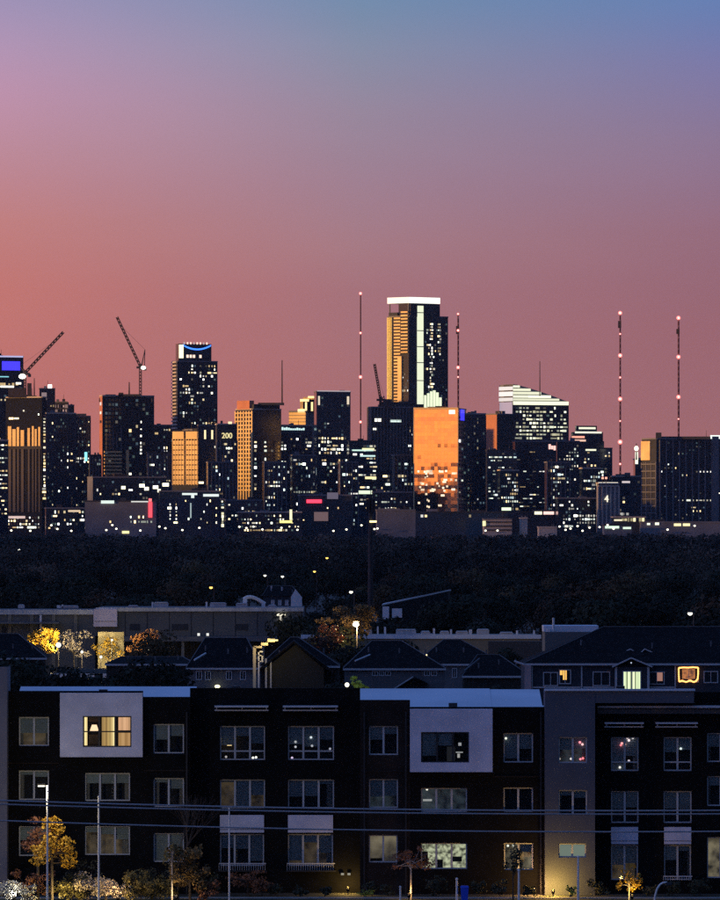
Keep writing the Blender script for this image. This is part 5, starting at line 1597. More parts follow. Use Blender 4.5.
real_light('bulb', t, (1.2, -1.5, Z(645, D)), 160, (1, .75, .3), .2)
coloured_plant('lime_bush', 'lime-green lit tree top just behind the dark brick block roof', 'tree', 359, 440, Z(686, 440), 1.5, 1.3, 160, .12, M_LIME)
D = 436.0
t = thing('roof_lamp', 'tiny white lamp next to lime-green tree top behind the roof', 'street lamp', (X(347, D), D, 0))
m = MB(); m.tube((0, 0, 0), (0, 0, Z(685.3, D)), .06); m.build('pole', M_STEEL, t)
m = MB(); m.ball((0, 0, Z(684.8, D)), .14, 0, (2.4, 2.3, 1.8)); m.build('lamp_globe', WIN, t, glow=True)
real_light('bulb', t, (.4, -.5, Z(682, D)), 60, (.9, 1, .5), .1)


# ------------------------------------------------------------------ the foreground apartment building
M_BRICK = brick_material('charcoal_brick', (.0055, .0052, .0056), (.008, .0072, .0074), (.004, .004, .0043))
M_BRICK2 = brick_material('brown_brick', (.026, .018, .015), (.032, .023, .018), (.018, .015, .014))
M_STUCCO = mat('white_stucco', (.70, .71, .83), .85, noise=(.8, .14), bump=.1)
M_SLATE = mat('slate_stucco', (.095, .105, .135), .85, noise=(1.1, .07), bump=.1)
M_FRAME = mat('window_frame', (.55, .57, .58), .6)
M_FRAMED = mat('black_frame', (.02, .02, .022), .5)
M_BLIND = mat('blind', (.34, .40, .41), .8, noise=(.8, .15))
M_ROOM = mat('dark_room', (.03, .03, .035), .9)
M_METAL = mat('canopy_light_metal', (.62, .63, .66), .5, noise=(1, .1))
ROOM_W = room_material('warm_room', (1.0, .62, .24), 1.0, 1.4)
ROOM_D = room_material('dim_room', (.40, .33, .2), .5, 1.6)
ROOM_G = room_material('cool_room', (.75, .78, .5), .8, 4.5)
M_DRAPE = mat('drape', (.30, .29, .27), .9, noise=(2, .2))
ROOM_F1 = room_material('faint_warm_room', (.06, .042, .022), .9, 1.7)
ROOM_F2 = room_material('faint_cool_room', (.03, .042, .05), .9, 1.7)
BLIND_LIT = room_material('lit_blind', (.34, .28, .17), .5, .8)

D0 = 400.0
AX = X(360, D0)
APT = thing('apartment_building', 'charcoal brick apartment block with white window boxes and slate stucco bay', 'building', (0, D0, 0))
OPEN = {}


def section(name, xa, xb, ytop, D, m, wins, thick=.32, side=0.0, parent=None, zbot=-.2):
    """a length of facade with real openings; wins = list of (x0, x1, y0, y1) in pixels"""
    x0, x1, z0, z1 = X(xa, D), X(xb, D), zbot, Z(ytop, D)
    y0 = D - D0
    ops = [(X(a, D), X(b, D), Z(d, D), Z(c, D)) for a, b, c, d in wins]
    xs = sorted({x0, x1, *[v for o in ops for v in o[:2]]}); zs = sorted({z0, z1, *[v for o in ops for v in o[2:]]})
    mb = MB()
    for a, b in zip(xs[:-1], xs[1:]):
        for c, d in zip(zs[:-1], zs[1:]):
            mx, mz = (a + b) / 2, (c + d) / 2
            if any(o[0] < mx < o[1] and o[2] < mz < o[3] for o in ops): continue
            mb.quad([(a, y0, c), (b, y0, c), (b, y0, d), (a, y0, d)])
    for a, b, c, d in ops:
        mb.quad([(a, y0, c), (a, y0, d), (a, y0 + thick, d), (a, y0 + thick, c)]); mb.quad([(b, y0, d), (b, y0, c), (b, y0 + thick, c), (b, y0 + thick, d)])
        mb.quad([(a, y0, c), (a, y0 + thick, c), (b, y0 + thick, c), (b, y0, c)]); mb.quad([(a, y0, d), (b, y0, d), (b, y0 + thick, d), (a, y0 + thick, d)])
    mb.quad([(x0, y0, z1), (x1, y0, z1), (x1, y0 + .4, z1), (x0, y0 + .4, z1)])
    s = max(side, .4)
    mb.quad([(x0, y0, z0), (x0, y0, z1), (x0, y0 + s, z1), (x0, y0 + s, z0)]); mb.quad([(x1, y0, z1), (x1, y0, z0), (x1, y0 + s, z0), (x1, y0 + s, z1)])
    mb.quad([(x0, y0 + .4, z1), (x1, y0 + .4, z1), (x1, y0 + .4, z1 - .9), (x0, y0 + .4, z1 - .9)])
    return mb.build(name, m, parent or APT)


def window(xa, xb, ya, yb, D, panes=2, blind=.5, room=None, frame=None, rail=False, blindm=None, seed=0, inset=.16, parent=None):
    x0, x1, z0, z1 = X(xa, D), X(xb, D), Z(yb, D), Z(ya, D)
    y = D - D0 + inset
    g = random.Random(int(xa * 7 + ya))
    f = .07
    fm = frame or M_FRAME
    m = MB()
    m.box(x0, x1, y, y + .1, z1 - f, z1); m.box(x0, x1, y, y + .1, z0, z0 + f)
    m.box(x0, x0 + f, y, y + .1, z0 + f, z1 - f); m.box(x1 - f, x1, y, y + .1, z0 + f, z1 - f)
    pw = (x1 - x0) / panes
    for i in range(1, panes):
        m.box(x0 + pw * i - .055, x0 + pw * i + .055, y - .01, y + .1, z0 + f, z1 - f)
    if rail: m.box(x0 + f, x1 - f, y, y + .08, z0 + (z1 - z0) * .26 - .04, z0 + (z1 - z0) * .26 + .04)
    w = m.build('window', fm, parent or APT)
    for i in range(panes):
        a, b = x0 + pw * i + (f if i == 0 else .055), x0 + pw * (i + 1) - (f if i == panes - 1 else .055)
        m = MB(); m.quad([(a, y + .05, z0 + f), (b, y + .05, z0 + f), (b, y + .05, z1 - f), (a, y + .05, z1 - f)]); m.build('pane', PANE, w)
        q = blind if isinstance(blind, (int, float)) else blind[i]
        if q > 0 and not blindm and g.random() < .3: q = g.choice([.15, .25, .8, 1.0])
        if q > 0:
            q = min(1, max(.05, q + g.uniform(-.10, .12)))
            zb = z1 - f - (z1 - z0 - 2 * f) * q
            m = MB(); nsl = max(3, int((z1 - f - zb) / .12))
            for k in range(nsl):
                s0 = zb + (z1 - f - zb) * k / nsl; s1 = zb + (z1 - f - zb) * (k + 1) / nsl
                m.quad([(a, y + .14, s0), (b, y + .14, s0), (b, y + .17, s1), (a, y + .17, s1)])
            m.build('blind', blindm or M_BLIND, w)
    if room is None and not blindm:
        for side in (0, 1):
            if g.random() < .45:
                wdt = (x1 - x0) * g.uniform(.07, .16); xs_ = x0 + f if side == 0 else x1 - f - wdt
                m = MB()
                for k in range(5):
                    a_, b_ = xs_ + wdt * k / 5, xs_ + wdt * (k + 1) / 5
                    m.quad([(a_, y + .20 + .04 * (k % 2), z0 + f), (b_, y + .20 + .04 * ((k + 1) % 2), z0 + f), (b_, y + .20 + .04 * ((k + 1) % 2), z1 - f), (a_, y + .20 + .04 * (k % 2), z1 - f)])
                m.build('curtain', M_DRAPE, w)
        if g.random() < .35: room = g.choice([ROOM_F1, ROOM_F2])
    m = MB()
    yr = y + .9
    m.quad([(x0 - .2, yr, z0 - .2), (x1 + .2, yr, z0 - .2), (x1 + .2, yr, z1 + .2), (x0 - .2, yr, z1 + .2)])
    m.build('room', room or M_ROOM, w)
    m = MB(); o = .003
    y1 = D - D0 + .33
    m.quad([(x0 - o, y1, z0), (x0 - o, yr, z0), (x0 - o, yr, z1), (x0 - o, y1, z1)]); m.quad([(x1 + o, y1, z0), (x1 + o, y1, z1), (x1 + o, yr, z1), (x1 + o, yr, z0)])
    m.quad([(x0, y1, z1 + o), (x1, y1, z1 + o), (x1, yr, z1 + o), (x0, yr, z1 + o)]); m.quad([(x0, y1, z0 - o), (x0, yr, z0 - o), (x1, yr, z0 - o), (x1, y1, z0 - o)])
    m.build('room_side', M_ROOM, w)
    return w


# sections and their openings
A1 = [(19, 49, 717, 746), (19, 49, 770.5, 800), (19, 49, 826, 856), (85, 130, 773, 801), (85, 130, 826, 855)]
A2 = [(153.5, 184, 724, 753.5), (153.5, 184, 778, 807), (153.5, 184, 833, 862)]
B_ = [(220, 265, 726, 760), (288, 334, 726, 760), (220, 265, 779.5, 808.5), (288, 334, 779.5, 808.5), (220, 264, 834, 866), (288, 333, 834, 866)]
C1 = [(369, 398, 726, 755), (369, 398, 779, 808), (369, 397.5, 835, 862.5)]
C2 = [(503.5, 533, 733, 762.5), (503.5, 533, 787.5, 812), (504, 533, 843, 870), (421, 467, 788, 812), (421, 467, 843, 869)]
D_ = [(558.5, 587, 737, 763), (558.5, 587, 790, 815), (558.5, 586, 843.5, 857.5)]
E_ = [(611, 638.5, 737, 771), (663.5, 691.5, 737, 771), (611, 638.5, 791, 823), (663.5, 691.5, 791, 823), (611, 638, 845, 880), (664, 691, 845, 880), (707, 734, 837, 878), (707, 734, 776, 806), (707, 734, 733, 762)]
section('brick_wall', 7, 143, 691, D0, M_BRICK, A1)
section('brick_wall', 143, 190, 697, D0, M_BRICK, A2, side=1.6)
DB = D0 + 1.5
section('brick_wall', 190, 360, 688, DB, M_BRICK, B_)
section('brick_wall', 360, 410, 700, D0, M_BRICK2, C1, side=1.6)
section('brick_wall', 410, 545, 707, D0, M_BRICK, C2)
DD = D0 - 1.1
section('stucco_bay', 545, 595, 690, DD, M_SLATE, D_, side=3.0)
DE = D0 + .6
section('brick_wall', 594.5, 760, 703, DE, M_BRICK, E_)
section('stucco_wing', -40, 7, 667, D0 - 1.6, mat('lilac_stucco', (.17, .17, .21), .85, noise=(1.1, .08), bump=.1), [], side=4)
# fascia over the right part, copings, cornice
def abox(name, xa, xb, ya, yb, D, d0, d1, m, parent=None):
    b = MB(); b.box(X(xa, D), X(xb, D), D - D0 + d0, D - D0 + d1, Z(yb, D), Z(ya, D)); return b.build(name, m, parent or APT)
abox('fascia', 595.2, 694, 691, 703, DD, .02, 1.9, M_SLATE)
abox('coping', 544.6, 695, 689, 690.9, DD, -.12, .5, M_ROOFW)
abox('cornice', 597, 770, 705.5, 707.5, DE, -.9, -.02, M_METAL)
abox('cornice', 597, 770, 708.5, 713.5, DE, -.6, -.03, mat('dark_metal', (.07, .07, .075), .5))
abox('parapet_panel', 694.2, 760, 692, 703, DE, .45, .8, M_BRICK)
for xa, xb, y, D in ((215, 268.5, 706, DB), (283, 338, 706, DB), (604, 643, 722.5, DE), (655, 697, 722.5, DE)):
    cp = abox('awning', xa, xb, y - .6, y + .9, D, -1.1, -.02, M_METAL)
    abox('lower_slat', xa, xb, y + 3.4, y + 4.6, D, -.8, -.02, M_METAL, cp)
    for q in (xa + 1.5, (xa + xb) / 2, xb - 2.5):
        abox('bracket', q, q + 1, y + 1, y + 3.3, D, -.6, -.03, M_METAL, cp)
# white window boxes
def wbox(xa, xb, ya, yb, wn):
    D = D0 - .75
    s = section('window_box', xa, xb, ya, D, M_STUCCO, [wn], side=.76, zbot=Z(yb, D))
    b = MB(); z = Z(yb, D)
    b.box(X(xa, D), X(xb, D), D - D0 + .001, -.002, z - .06, z - .002); b.build('soffit', M_STUCCO, s)
    return D
wd = wbox(60, 142.5, 693, 756, (83, 131.5, 716, 747))
w = window(83, 131.5, 716, 747, wd, 3, 0, room_material('brown_room', (.2, .11, .05), .7, 2.0), M_FRAMED, inset=.05)
for xa, xb, ya, yb, dy, cs in ((84.3, 87.2, 717, 745.5, .30, [(1.3, 1.0, .45), (1.1, .8, .35)]), (101.6, 114.6, 717.5, 746, .42, [(.42, .25, .09), (.5, .3, .1), (.34, .2, .07), (.6, .38, .13), (.5, .33, .12), (.8, .55, .22), (1.2, .95, .45)]),
                               (118.2, 130.6, 717.5, 730.5, .44, [(.85, .45, .24), (.7, .38, .2), (.9, .5, .27), (.78, .42, .22), (.6, .33, .17)]), (118.2, 130.6, 733, 746, .46, [(.5, .27, .1), (.6, .34, .14), (.42, .22, .08), (.55, .3, .12)])):
    m = MB()
    for i, c in enumerate(cs):
        a, b2 = xa + (xb - xa) * i / len(cs), xa + (xb - xa) * (i + 1) / len(cs)
        yy = wd - D0 + dy
        m.quad([(X(a, wd), yy + .03 * (i % 2), Z(yb, wd)), (X(b2, wd), yy + .03 * ((i + 1) % 2), Z(yb, wd)), (X(b2, wd), yy + .03 * ((i + 1) % 2), Z(ya, wd)), (X(a, wd), yy + .03 * (i % 2), Z(ya, wd))], 0, c)
    m.build('curtain', WIN, w, glow=True)  # lamplight and fold shading put into the glowing strip colours
m = MB(); m.tube((X(94, wd), wd - D0 + .5, Z(731, wd)), (X(94, wd), wd - D0 + .5, Z(725, wd)), .26, .14, 12, c=(1.5, 1.0, .6)); m.build('lamp_shade', WIN, w, glow=True)
abox('cabinet', 88.5, 99.5, 735, 747, wd, .55, .7, mat('brown_cabinet', (.05, .03, .02), .7), w)
abox('wall_shelf', 88.5, 99.5, 717, 722, wd, .6, .7, MATS['brown_cabinet'], w)
for i in range(3): abox('sash_rail', 84 + 16 * i, 98.5 + 16 * i, 731, 732.2, wd, .06, .12, M_FRAMED, w)
wd = wbox(410, 492.5, 709, 771, (421, 469, 732, 762.5))
w = window(421, 469, 732, 762.5, wd, 3, (.55, .35, .0), room_material('pane_reflection_glow', (.16, .165, .18), .8, 1.8), M_FRAMED, inset=.05)  # back plate glows grey in place of reflections on the panes
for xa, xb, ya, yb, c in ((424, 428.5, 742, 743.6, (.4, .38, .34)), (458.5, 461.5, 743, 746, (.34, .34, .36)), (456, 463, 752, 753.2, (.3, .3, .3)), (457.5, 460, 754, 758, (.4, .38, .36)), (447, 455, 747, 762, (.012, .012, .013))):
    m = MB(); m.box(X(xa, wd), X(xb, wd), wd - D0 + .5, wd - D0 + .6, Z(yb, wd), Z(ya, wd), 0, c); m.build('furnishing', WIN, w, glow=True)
# windows
def side_lights(w, D, lst):
    for x, y, c in lst:
        b = MB(); b.ball((X(x, D), D - D0 + .30, Z(y, D)), .07, 0, c, 6, 4); b.build('lamp', WIN, w, glow=True)
for r in A1: window(*r, D0, 3 if r[0] == 85 else 2, .55 if r[0] == 19 else .35)
for r in A2: window(*r, D0, 2, .5)
for i, r in enumerate(B_):
    rm = ROOM_D if i == 0 else None
    w = window(*r, DB, 3, [(.5, .45, .45), (.45, .5, .45), (.6, .55, .6), (.55, .55, .55), (.5, .5, .55), (.5, .5, .5)][i], None, rail=i < 2)
    if i == 0:
        for xa, xb, ya, yb in ((221, 225, 738, 743), (226, 231, 734, 737), (226, 231, 739, 741), (227, 231.5, 742, 746)): abox('furnishing', xa, xb, ya, yb, DB, .6, .65, emit('shelf_light', (1, .72, .35), 1.4), w)
        side_lights(w, DB, [(253, 758, (2.2, 2.1, 1.8)), (256, 757.5, (1.8, 1.7, 1.5)), (226, 757, (.5, .45, .45))])
    if i == 1: side_lights(w, DB, [(311, 737.5, (.9, .95, 1)), (295.5, 747, (.6, .6, .65)), (295.5, 742, (.5, .5, .5)), (312, 746, (.5, .5, .55)), (292, 758, (.9, .7, 1)), (330, 749, (.4, .4, .5))])
for i, r in enumerate(C1):
    window(*r, D0, 2, [.55, .55, .95][i], None, blindm=BLIND_LIT if i == 2 else None)
window(*C2[0], D0, 2, .5); w = window(*C2[1], D0, 2, .0)
side_lights(w, D0, [(506, 738.5, (1.2, 1.2, 1))])
w = window(*C2[2], D0, 2, (0, .35), ROOM_D); side_lights(w, D0, [(508, 846, (1.2, 1.2, 1)), (513, 846, (.8, .8, .7))])
w = window(*C2[3], D0, 3, 0); side_lights(w, D0, [(427, 789.5, (1.3, 1.2, 1))]); abox('furnishing', 423, 432, 799.5, 801.5, D0, .5, .56, emit('dim_light_b', (.35, .35, .33), 1), w)
w = window(*C2[4], D0, 3, 0, ROOM_G)
for xa, xb, ya, yb in ((422, 428, 852, 866), (437, 443, 860, 868), (452, 462, 857, 862)): abox('furnishing', xa, xb, ya, yb, D0, .5, .6, M_ROOM, w)
for i, r in enumerate(D_):
    w = window(*r, DD, 2, [.5, .2, .95][i], None, blindm=emit('pale_lit_blind', (.30, .36, .29), .55) if i == 2 else None)
    if i == 0: side_lights(w, DD, [(580, 742.5, (1.8, .5, .6)), (582.5, 744.5, (1.5, .8, .8)), (571, 759, (.9, .8, .8)), (583, 758.5, (1.8, .35, .4)), (580.5, 759.3, (1.5, .4, .5)), (559.5, 759, (.5, .45, .4))])
for i, r in enumerate(E_):
    w = window(*r, DE, 2, [.45, .45, .6, .55, .5, .5, .0, .4, .5][i], ROOM_D if i == 6 else None, rail=i < 2)
    if i == 0: side_lights(w, DE, [(627.5, 737.8, (1.2, .9, .9)), (629, 740.5, (1.6, 1.2, 1.2)), (633, 738, (.9, .8, .8)), (622, 743.5, (1.6, .6, .6)), (625, 744.5, (1.2, .7, .6)), (621, 745.3, (1.2, .3, .35)), (629, 761, (.7, .6, .7)), (620, 767.5, (1.2, 1.1, 1.0))])
    if i == 1: side_lights(w, DE, [(681, 748.8, (1.0, 1.1, 1.1))])
# pale spandrel panels
for xa, xb, ya, yb, D in ((220, 264, 815, 832.5, DB), (288, 333, 815, 832.5, DB), (611, 638, 827, 844, DE), (664, 691, 827, 844, DE)):
    sp = abox('spandrel_panel', xa, xb, ya, yb, D, -.12, -.004, M_STUCCO)
    abox('panel_joint', xa, xb, yb - 3.4, yb - 2.8, D, -.125, -.121, M_FRAMED, sp)
for xa, xb, D in ((219, 266, DB), (287, 335, DB)):
    b = abox('railing', xa, xb, 862.8, 863.8, D, -.28, -.22, M_METAL)
    for q in np.arange(xa, xb, 2.3): abox('baluster', q, q + .35, 863.9, 870, D, -.27, -.23, M_METAL, b)
    abox('floor_plate', xa - 1, xb + 1, 870.1, 871.5, D, -.4, -.003, M_FRAMED)
bb = abox('railing', 663, 692, 875.6, 876.6, DE, -.28, -.22, M_METAL)
for q in np.arange(663, 692, 2.3): abox('baluster', q, q + .35, 876.7, 880, DE, -.27, -.23, M_METAL, bb)
# string courses and downpipes
for xa, xb, y, D in ((8, 59, 762.5, D0), (143.5, 189.5, 770, D0), (360.5, 409, 771, D0), (493, 544, 776, D0)):
    abox('string_course', xa, xb, y, y + 1.2, D, -.05, -.003, M_BRICK2)
for x, D in ((363.5, D0), (405, D0), (186, D0), (540, D0)):
    abox('downpipe', x, x + 1.6, 712, 894, D, -.12, -.006, M_FRAMED)
# core, roof and rear parapets in white membrane, tilted to catch sky light
core = MB(); core.box(X(-40, D0), X(760, D0), 2.9, 18, -.2, 10.25); core.build('core', M_ROOM, APT)
b = MB(); b.box(X(-40, D0), X(760, D0), 2.4, 18, 10.26, 10.32); b.build('roof', M_ROOFW, APT)
for xa, xb, yt in ((9, 191, 686.5), (360.2, 494, 688.5), (494.05, 545.5, 689.3)):
    b = MB(); xa, xb, ya, yb_, zt_ = X(xa, D0), X(xb, D0), 5.0, 14.0, Z(yt, D0 + 14)
    b.hexa([(xa, ya, 10.33), (xb, ya, 10.33), (xb, yb_ + 1, 10.33), (xa, yb_ + 1, 10.33), (xa, ya, 10.36), (xb, ya, 10.36), (xb, yb_, zt_), (xa, yb_, zt_)])
    b.build('tilted_parapet', M_ROOFW, APT)
for x, y in ((95, 689.5), (450, 703), (230, 686), (620, 686)):
    b = MB(); b.box(X(x, D0), X(x, D0) + .5, 6, 6.5, 10.33, Z(y, D0 + 6)); b.build('roof_vent', M_FRAMED, APT)

# ------------------------------------------------------------------ pavement, lawn, street furniture
b = MB(); b.quad([(-60, 384.5, .004), (60, 384.5, .004), (60, 398.2, .004), (-60, 398.2, .004)]); struct(b.build('lawn', mat('lawn_grass', (.05, .06, .025), .95, noise=(1.5, .5), bump=.5)))
b = MB(); b.box(-60, 60, 395.2, 396.6, -.1, .03); struct(b.build('pavement', mat('paving', (.32, .31, .30), .85, noise=(1.5, .2))))
b = MB(); b.quad([(-60, 372, .004), (60, 372, .004), (60, 384, .004), (-60, 384, .004)]); struct(b.build('road', mat('asphalt', (.05, .05, .052), .9, noise=(2, .3))))
b = MB(); b.box(-60, 60, 384, 384.3, -.1, .12); struct(b.build('kerb', mat('kerb_stone', (.3, .3, .3), .85, noise=(2, .2))))

M_POST = mat('galvanised_post', (.85, .85, .82), .5, metal=.1, noise=(2, .1))


def post(name, label, cat, x, yt, D, r, arm=None, lampw=None, group=None, power=0, col=(1, .9, .7)):
    t = thing(name, label, cat, (X(x, D), D, 0), group)
    h = Z(yt, D)
    m = MB(); m.tube((0, 0, -.1), (0, 0, h), r, r * .8, 8); m.build('pole', M_POST, t)
    m = MB(); m.tube((0, 0, -.05), (0, 0, .12), r * 1.8, r * 1.6, 8); m.build('base', M_DARKC, t)
    if arm:
        ax = X(arm, D) - X(x, D)
        m = MB(); m.tube((0, 0, h), (ax, 0, h + .05), r * .6, r * .5, 6); m.build('arm', M_FRAMED, t)
        m = MB(); m.box(ax - .22, ax + .22, -.14, .14, h + .0, h + .10); m.build('lamp_head', M_FRAMED, t)
        m = MB(); m.box(ax - .19, ax + .19, -.12, .12, h - .06, h - .002, 0, (3, 2.9, 2.5)); m.build('lamp_glass', WIN, t, glow=True)
        real_light('bulb', t, (ax, -.1, h - .25), power, col, .1)
    else:
        m = MB(); m.ball((0, 0, h), r * 1.15, 0); m.build('cap', M_POST, t)
    return t


post('street_lamp', 'white lamp post with short arm and lit head above the yellow tree', 'street lamp', 47.5, 785.5, 389, .06, 41.5, 1, None, 500, (1, .82, .5))
t = post('lamp_post', 'plain white pole in front of the brick wall below the white box', 'pole', 98.8, 797, 389, .06)
t = post('lamp_post', 'plain white pole crossing the pale spandrel panel', 'pole', 229.3, 808, 389, .05)
post('bollard_light', 'short white post beside the red sapling', 'bollard', 400.3, 887, 391, .06)
post('bollard_light', 'white post beside the blue bin', 'bollard', 456.8, 879, 391, .07)
post('sign_post', 'white post before the amber-lit wall right of the blue bin', 'post', 518.8, 870.5, 391, .07)
post('sign_post', 'tall white post standing before the slate stucco bay', 'post', 578.2, 857, 391, .07)
# gooseneck lamp at right
D = 388.0
t = thing('street_lamp', 'curved gooseneck street lamp near the yellow sapling', 'street lamp', (X(654, D), D, 0))
pts = [(654, 905), (655, 896), (657, 889), (660, 884.5), (663.5, 882.5), (667, 882.6)]
m = MB(); m.tube((0, 0, -.1), (0, 0, Z(905, D)), .06, n=8)
for a, b2 in zip(pts[:-1], pts[1:]): m.tube((X(a[0], D) - X(654, D), 0, Z(a[1], D)), (X(b2[0], D) - X(654, D), 0, Z(b2[1], D)), .055, n=8)
m.build('pole', M_POST, t)
m = MB(); m.hexa([(.65, -.14, Z(885, D)), (1.0, -.14, Z(884.4, D)), (1.0, .14, Z(884.4, D)), (.65, .14, Z(885, D)), (.65, -.1, Z(882, D)), (.95, -.1, Z(882.6, D)), (.95, .1, Z(882.6, D)), (.65, .1, Z(882, D))]); m.build('lamp_head', M_DARKC, t)
# blue bin
D = 391.0
t = thing('blue_bin', 'bright blue upright bin beside a white post', 'bin', (X(464.5, D), D, 0))
M_BLUE = mat('blue_plastic', (.02, .09, .75), .4)
m = MB(); m.hexa([(-.17, -.17, 0), (.17, -.17, 0), (.17, .17, 0), (-.17, .17, 0), (-.22, -.22, .85), (.22, -.22, .85), (.22, .22, .85), (-.22, .22, .85)]); m.build('body', M_BLUE, t)
m = MB(); m.hexa([(-.24, -.24, .85), (.24, -.24, .85), (.24, .24, .85), (-.24, .24, .85), (-.2, -.2, .95), (.2, -.2, .95), (.2, .2, .95), (-.2, .2, .95)]); m.build('lid', M_BLUE, t)


def uplight(label, x, D, power, col, aim_dz=1.0, dy=.6, rz=0, size=90):
    t = thing('ground_spotlight', label, 'spotlight', (X(x, D), D, 0), 'garden spotlights by the wall')
    m = MB(); m.tube((0, 0, 0), (0, 0, .18), .03); m.tube((-.0, -.08, .2), (0, .1, .32), .09, .12, 10); m.build('housing', M_FRAMED, t)
    m = MB(); m.tube((0, .101, .322), (0, .104, .324), .1, n=10, c=(3, 2.4, 1)); m.build('lens', WIN, t, glow=True)
    real_light('bulb', t, (0, .15, .5), power, col, .08)
    return t


uplight('garden spotlight washing the foot of the slate stucco bay in yellow', 553, 397.6, 300, (1, .58, .10))
uplight('garden spotlight washing the brick right of the lit window in amber', 534, 398.5, 170, (1, .50, .18))
uplight('garden spotlight at the foot of the recessed brick wall corner', 348, 400.4, 130, (1, .62, .14))
uplight('garden spotlight under the red sapling', 409, 393.6, 26, (1, .55, .16))
uplight('garden spotlight before the pale blossoming shrub', 118, 390.9, 70, (1, .66, .32))
uplight('added spotlight brightening the yellow tree', 60, 390.3, 130, (1, .72, .25))  # added lamp, put in only to brighten the tree's leaves
uplight('garden spotlight under the yellow sapling', 632, 392.4, 42, (1, .66, .16))
uplight('garden spotlight by the slim pale trunk', 176, 391.4, 36, (1, .70, .35))
uplight('garden spotlight by the white-flecked shrub', 14, 390.6, 60, (1, .95, .8))
# wall lamps near the brown brick
D = D0 + 1.45
t = thing('wall_lamp', 'pair of tiny wall lamps on the recessed brown brick', 'lamp', (X(345, D), D, 0))
for x in (341, 347.5):
    b = MB(); b.box(X(x, D) - X(345, D), X(x + 3, D) - X(345, D), -.2, -.0, Z(875, D), Z(873, D), 0, (.28, .25, .2)); b.build('shade', WIN, t, glow=True)

# plants of the foreground
coloured_plant('yellow_tree', 'bright yellow autumn tree under the lit lamp post', 'tree', 52, 391, Z(843, 391), 2.7, 2.9, 900, .085, M_YEL)
coloured_plant('rust_tree', 'dull rust-coloured tree behind the bright yellow one', 'tree', 38, 393, Z(838, 393), 2.6, 2.6, 600, .08, M_RUST)
coloured_plant('olive_tree', 'drooping olive-brown tree right of the slim lit trunk', 'tree', 190, 393, Z(868, 393), 2.5, 2.6, 1800, .075, mat('tawny_leaf', (.20, .13, .045), .75, noise=(2, .4)))
coloured_plant('slim_tree', 'slim tree with lit pale trunk and few olive leaves', 'tree', 172, 392, Z(855, 392), 1.0, 1.6, 150, .07, M_OLV, .05, trunk_m=M_PALEC)
coloured_plant('red_sapling', 'small red-leaved sapling with glowing pale trunk', 'tree', 411, 394, Z(859, 394), 2.2, 1.5, 420, .065, M_RUST, .055, trunk_m=M_PALEC)
coloured_plant('yellow_sapling', 'small yellow sapling before the dark brick wall', 'tree', 629, 393, Z(878, 393), 1.3, 1.6, 330, .06, M_YEL, .035, trunk_m=M_PALEC)
coloured_plant('pale_shrub', 'large shrub of pale peach blossom at the lawn edge', 'shrub', 106, 392, .85, 3.6, 1.9, 1500, .055, M_PALEF)
coloured_plant('white_shrub', 'low shrub flecked with white leaves at the far corner', 'shrub', 10, 391, .7, 2.4, 1.7, 800, .055, M_WHITF)
coloured_plant('rust_shrub', 'low rust-brown shrub under the left barred window', 'shrub', 248, 398, 1.0, 2.2, 1.1, 500, .06, M_RUST)
coloured_plant('slim_tree', 'slender dark tree rising before the lit ground-floor windows', 'tree', 513, 394, Z(862, 394), 1.1, 2.4, 300, .07, M_SHRUB, .045)
for i, (x, h, wh) in enumerate(((66, 1.6, 'right under the bright yellow tree'), (82, 2.2, 'left of the pale peach blossom'), (140, 1.9, 'right of the pale peach blossom'), (156, 1.7, 'left of the slim lit trunk'), (208, 1.3, 'beside the drooping olive-brown tree'), (275, .8, 'between the two barred windows'),
                            (300, .7, 'under the right barred window'), (325, .6, 'left of the tiny wall lamps'), (372, .9, 'below the lit blind'), (388, .7, 'left of the red sapling'), (436, 1.2, 'below the patchy lit triple window'), (480, .9, 'right of the blue bin'),
                            (500, 1.0, 'at the slender dark tree'), (528, .7, 'against the amber-lit brick'), (598, 1.0, 'at the right edge of the slate stucco bay'), (650, .8, 'behind the gooseneck lamp'), (672, .9, 'below the barred window by the gooseneck lamp'), (700, 1.1, 'below the warm corner window'))):
    coloured_plant('shrub', 'dark leafy shrub ' + wh, 'shrub', x, 396.9 + (i % 3) * .4 - (1.5 if x < 160 else 0), h * .5, h * 1.2, h, 350, .06, M_SHRUB, .03, group='dark shrubs along the wall')
for nm, lb, x, D_, zc, w_, h_, n_, mm in (
    ('rust_shrub', 'dull brown undergrowth below the rust-coloured tree', 34, 392.5, .9, 2.6, 1.8, 900, M_RUST), ('olive_shrub', 'olive undergrowth between yellow tree and pale blossom', 72, 391.8, .8, 2.2, 1.6, 800, M_OLV),
    ('olive_shrub', 'rounded olive bush right of the pale blossom', 141, 392.6, .95, 2.2, 1.9, 1000, M_OLV), ('olive_shrub', 'dark olive bush left of the drooping tree', 160, 393.4, .8, 1.8, 1.6, 700, M_OLV),
    ('rust_shrub', 'small brown bush under the drooping olive-brown tree', 206, 392.8, .6, 1.8, 1.2, 600, M_RUST), ('pale_shrub', 'small pale flecked bush beside the white-flecked shrub', 27, 390.9, .5, 1.0, 1.0, 350, M_WHITF),
    ('rust_shrub', 'thin rust bush under the left barred window railing', 262, 397.6, .6, 1.4, 1.0, 350, M_RUST)):
    coloured_plant(nm, lb, 'shrub', x, D_, zc, w_, h_, n_, .06, mm, .04)
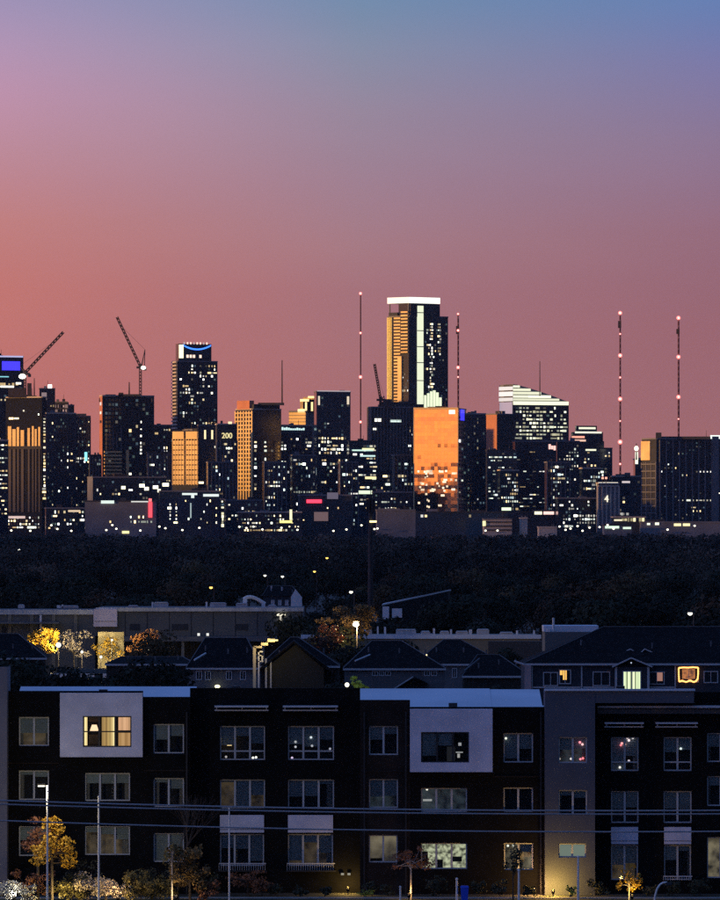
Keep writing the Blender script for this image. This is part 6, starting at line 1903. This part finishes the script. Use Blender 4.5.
# bare tree whose pale twigs rise before the windows
g_ = random.Random(5)
bt = thing('bare_tree', 'tall leafless tree with pale twigs before the dark brick windows', 'tree', (X(178, 394.5), 394.5, 0))
tr = MB(); tw = MB()
tr.tube((0, 0, -.1), (0, 0, 2.4), .07, .055, 7)
def grow(p, d, L, r, lev):
    q = tuple(p[i] + d[i] * L for i in range(3))
    (tr if lev < 2 else tw).tube(p, q, r, r * .65, 5, cap=False)
    if lev >= 4: return
    for _ in range(3 if lev < 3 else 2):
        nd = Vector((d[0] + g_.uniform(-.5, .5), d[1] + g_.uniform(-.5, .5), d[2] + g_.uniform(-.1, .35))).normalized()
        grow(q, nd, L * g_.uniform(.6, .82), r * .62, lev + 1)
for _ in range(4): grow((0, 0, 2.3), Vector((g_.uniform(-.45, .45), g_.uniform(-.4, .4), 1)).normalized(), 1.75, .04, 0)
tr.build('trunk', M_BARK, bt); tw.build('twig', M_BARK, bt, kind='stuff'); bt.scale = (.9, .9, .8)
coloured_plant('lime_shrub', 'low lime-green shrub lit at the brick corner', 'shrub', 365, 396.8, .22, 1.0, .45, 160, .05, M_LIME)
coloured_plant('lime_shrub', 'small yellow-green shrub against the yellow-lit stucco bay', 'shrub', 571, 396.5, .35, .7, .7, 120, .05, M_LIME)

# ------------------------------------------------------------------ power line in front
M_CABLE = mat('cable', (.40, .39, .385), .5, noise=(1, .1))
D = 230.0
PX0, PX1 = -170, 900


def cable(label, ys, r):
    y0, y1, y2 = ys
    f = lambda x: y0 * (x - 360) * (x - 720) / (360 * 720) - y1 * x * (x - 720) / (360 * 360) + y2 * x * (x - 360) / (720 * 360)
    m = MB()
    n = 26
    c = [(X(PX0 + (PX1 - PX0) * i / n, D), D, Z(f(PX0 + (PX1 - PX0) * i / n), D)) for i in range(n + 1)]
    for a, b in zip(c[:-1], c[1:]): m.tube(a, b, r, n=6, cap=False)
    tag(m.build('power_cable', M_CABLE, smooth=True), label, 'cable')
    return c[0][2], c[-1][2]


hs = [cable('upper cable of the close pair crossing before the brick facade', (800.5, 809, 810.5), .028),
      cable('lower cable of the close pair crossing before the brick facade', (804.2, 812.5, 814), .028),
      cable('single lowest cable crossing before the brick facade', (820.6, 830, 831.5), .026)]
for i, (px, lb) in enumerate(((PX0, 'wooden utility pole holding the left end of cables'), (PX1, 'wooden utility pole holding the right end of cables'))):
    t = thing('utility_pole', lb, 'pole', (X(px, D), D + .3, 0))
    m = MB(); m.tube((0, 0, -.3), (0, 0, 13.4), .17, .12, 10); m.build('pole', M_BARK, t)
    for h in hs:
        m = MB(); m.tube((0, -.35, h[i]), (0, .0, h[i]), .05, n=6); m.build('bracket', M_STEEL, t)

# ------------------------------------------------------------------ haze
HAZE = 8e-6
b = MB(); b.box(-14500, 14500, -7500, 16500, -1.5, 330)
hz = bpy.data.materials.new('haze_air'); hz.use_nodes = True
nt = hz.node_tree; nt.nodes.remove(nt.nodes['Principled BSDF'])
pv = nt.nodes.new('ShaderNodeVolumePrincipled')
pv.inputs['Color'].default_value = (.74, .84, .98, 1)
pv.inputs['Density'].default_value = HAZE
pv.inputs['Anisotropy'].default_value = .6
nt.links.new(pv.outputs[0], nt.nodes['Material Output'].inputs['Volume'])
b.build('haze', hz, kind='stuff')
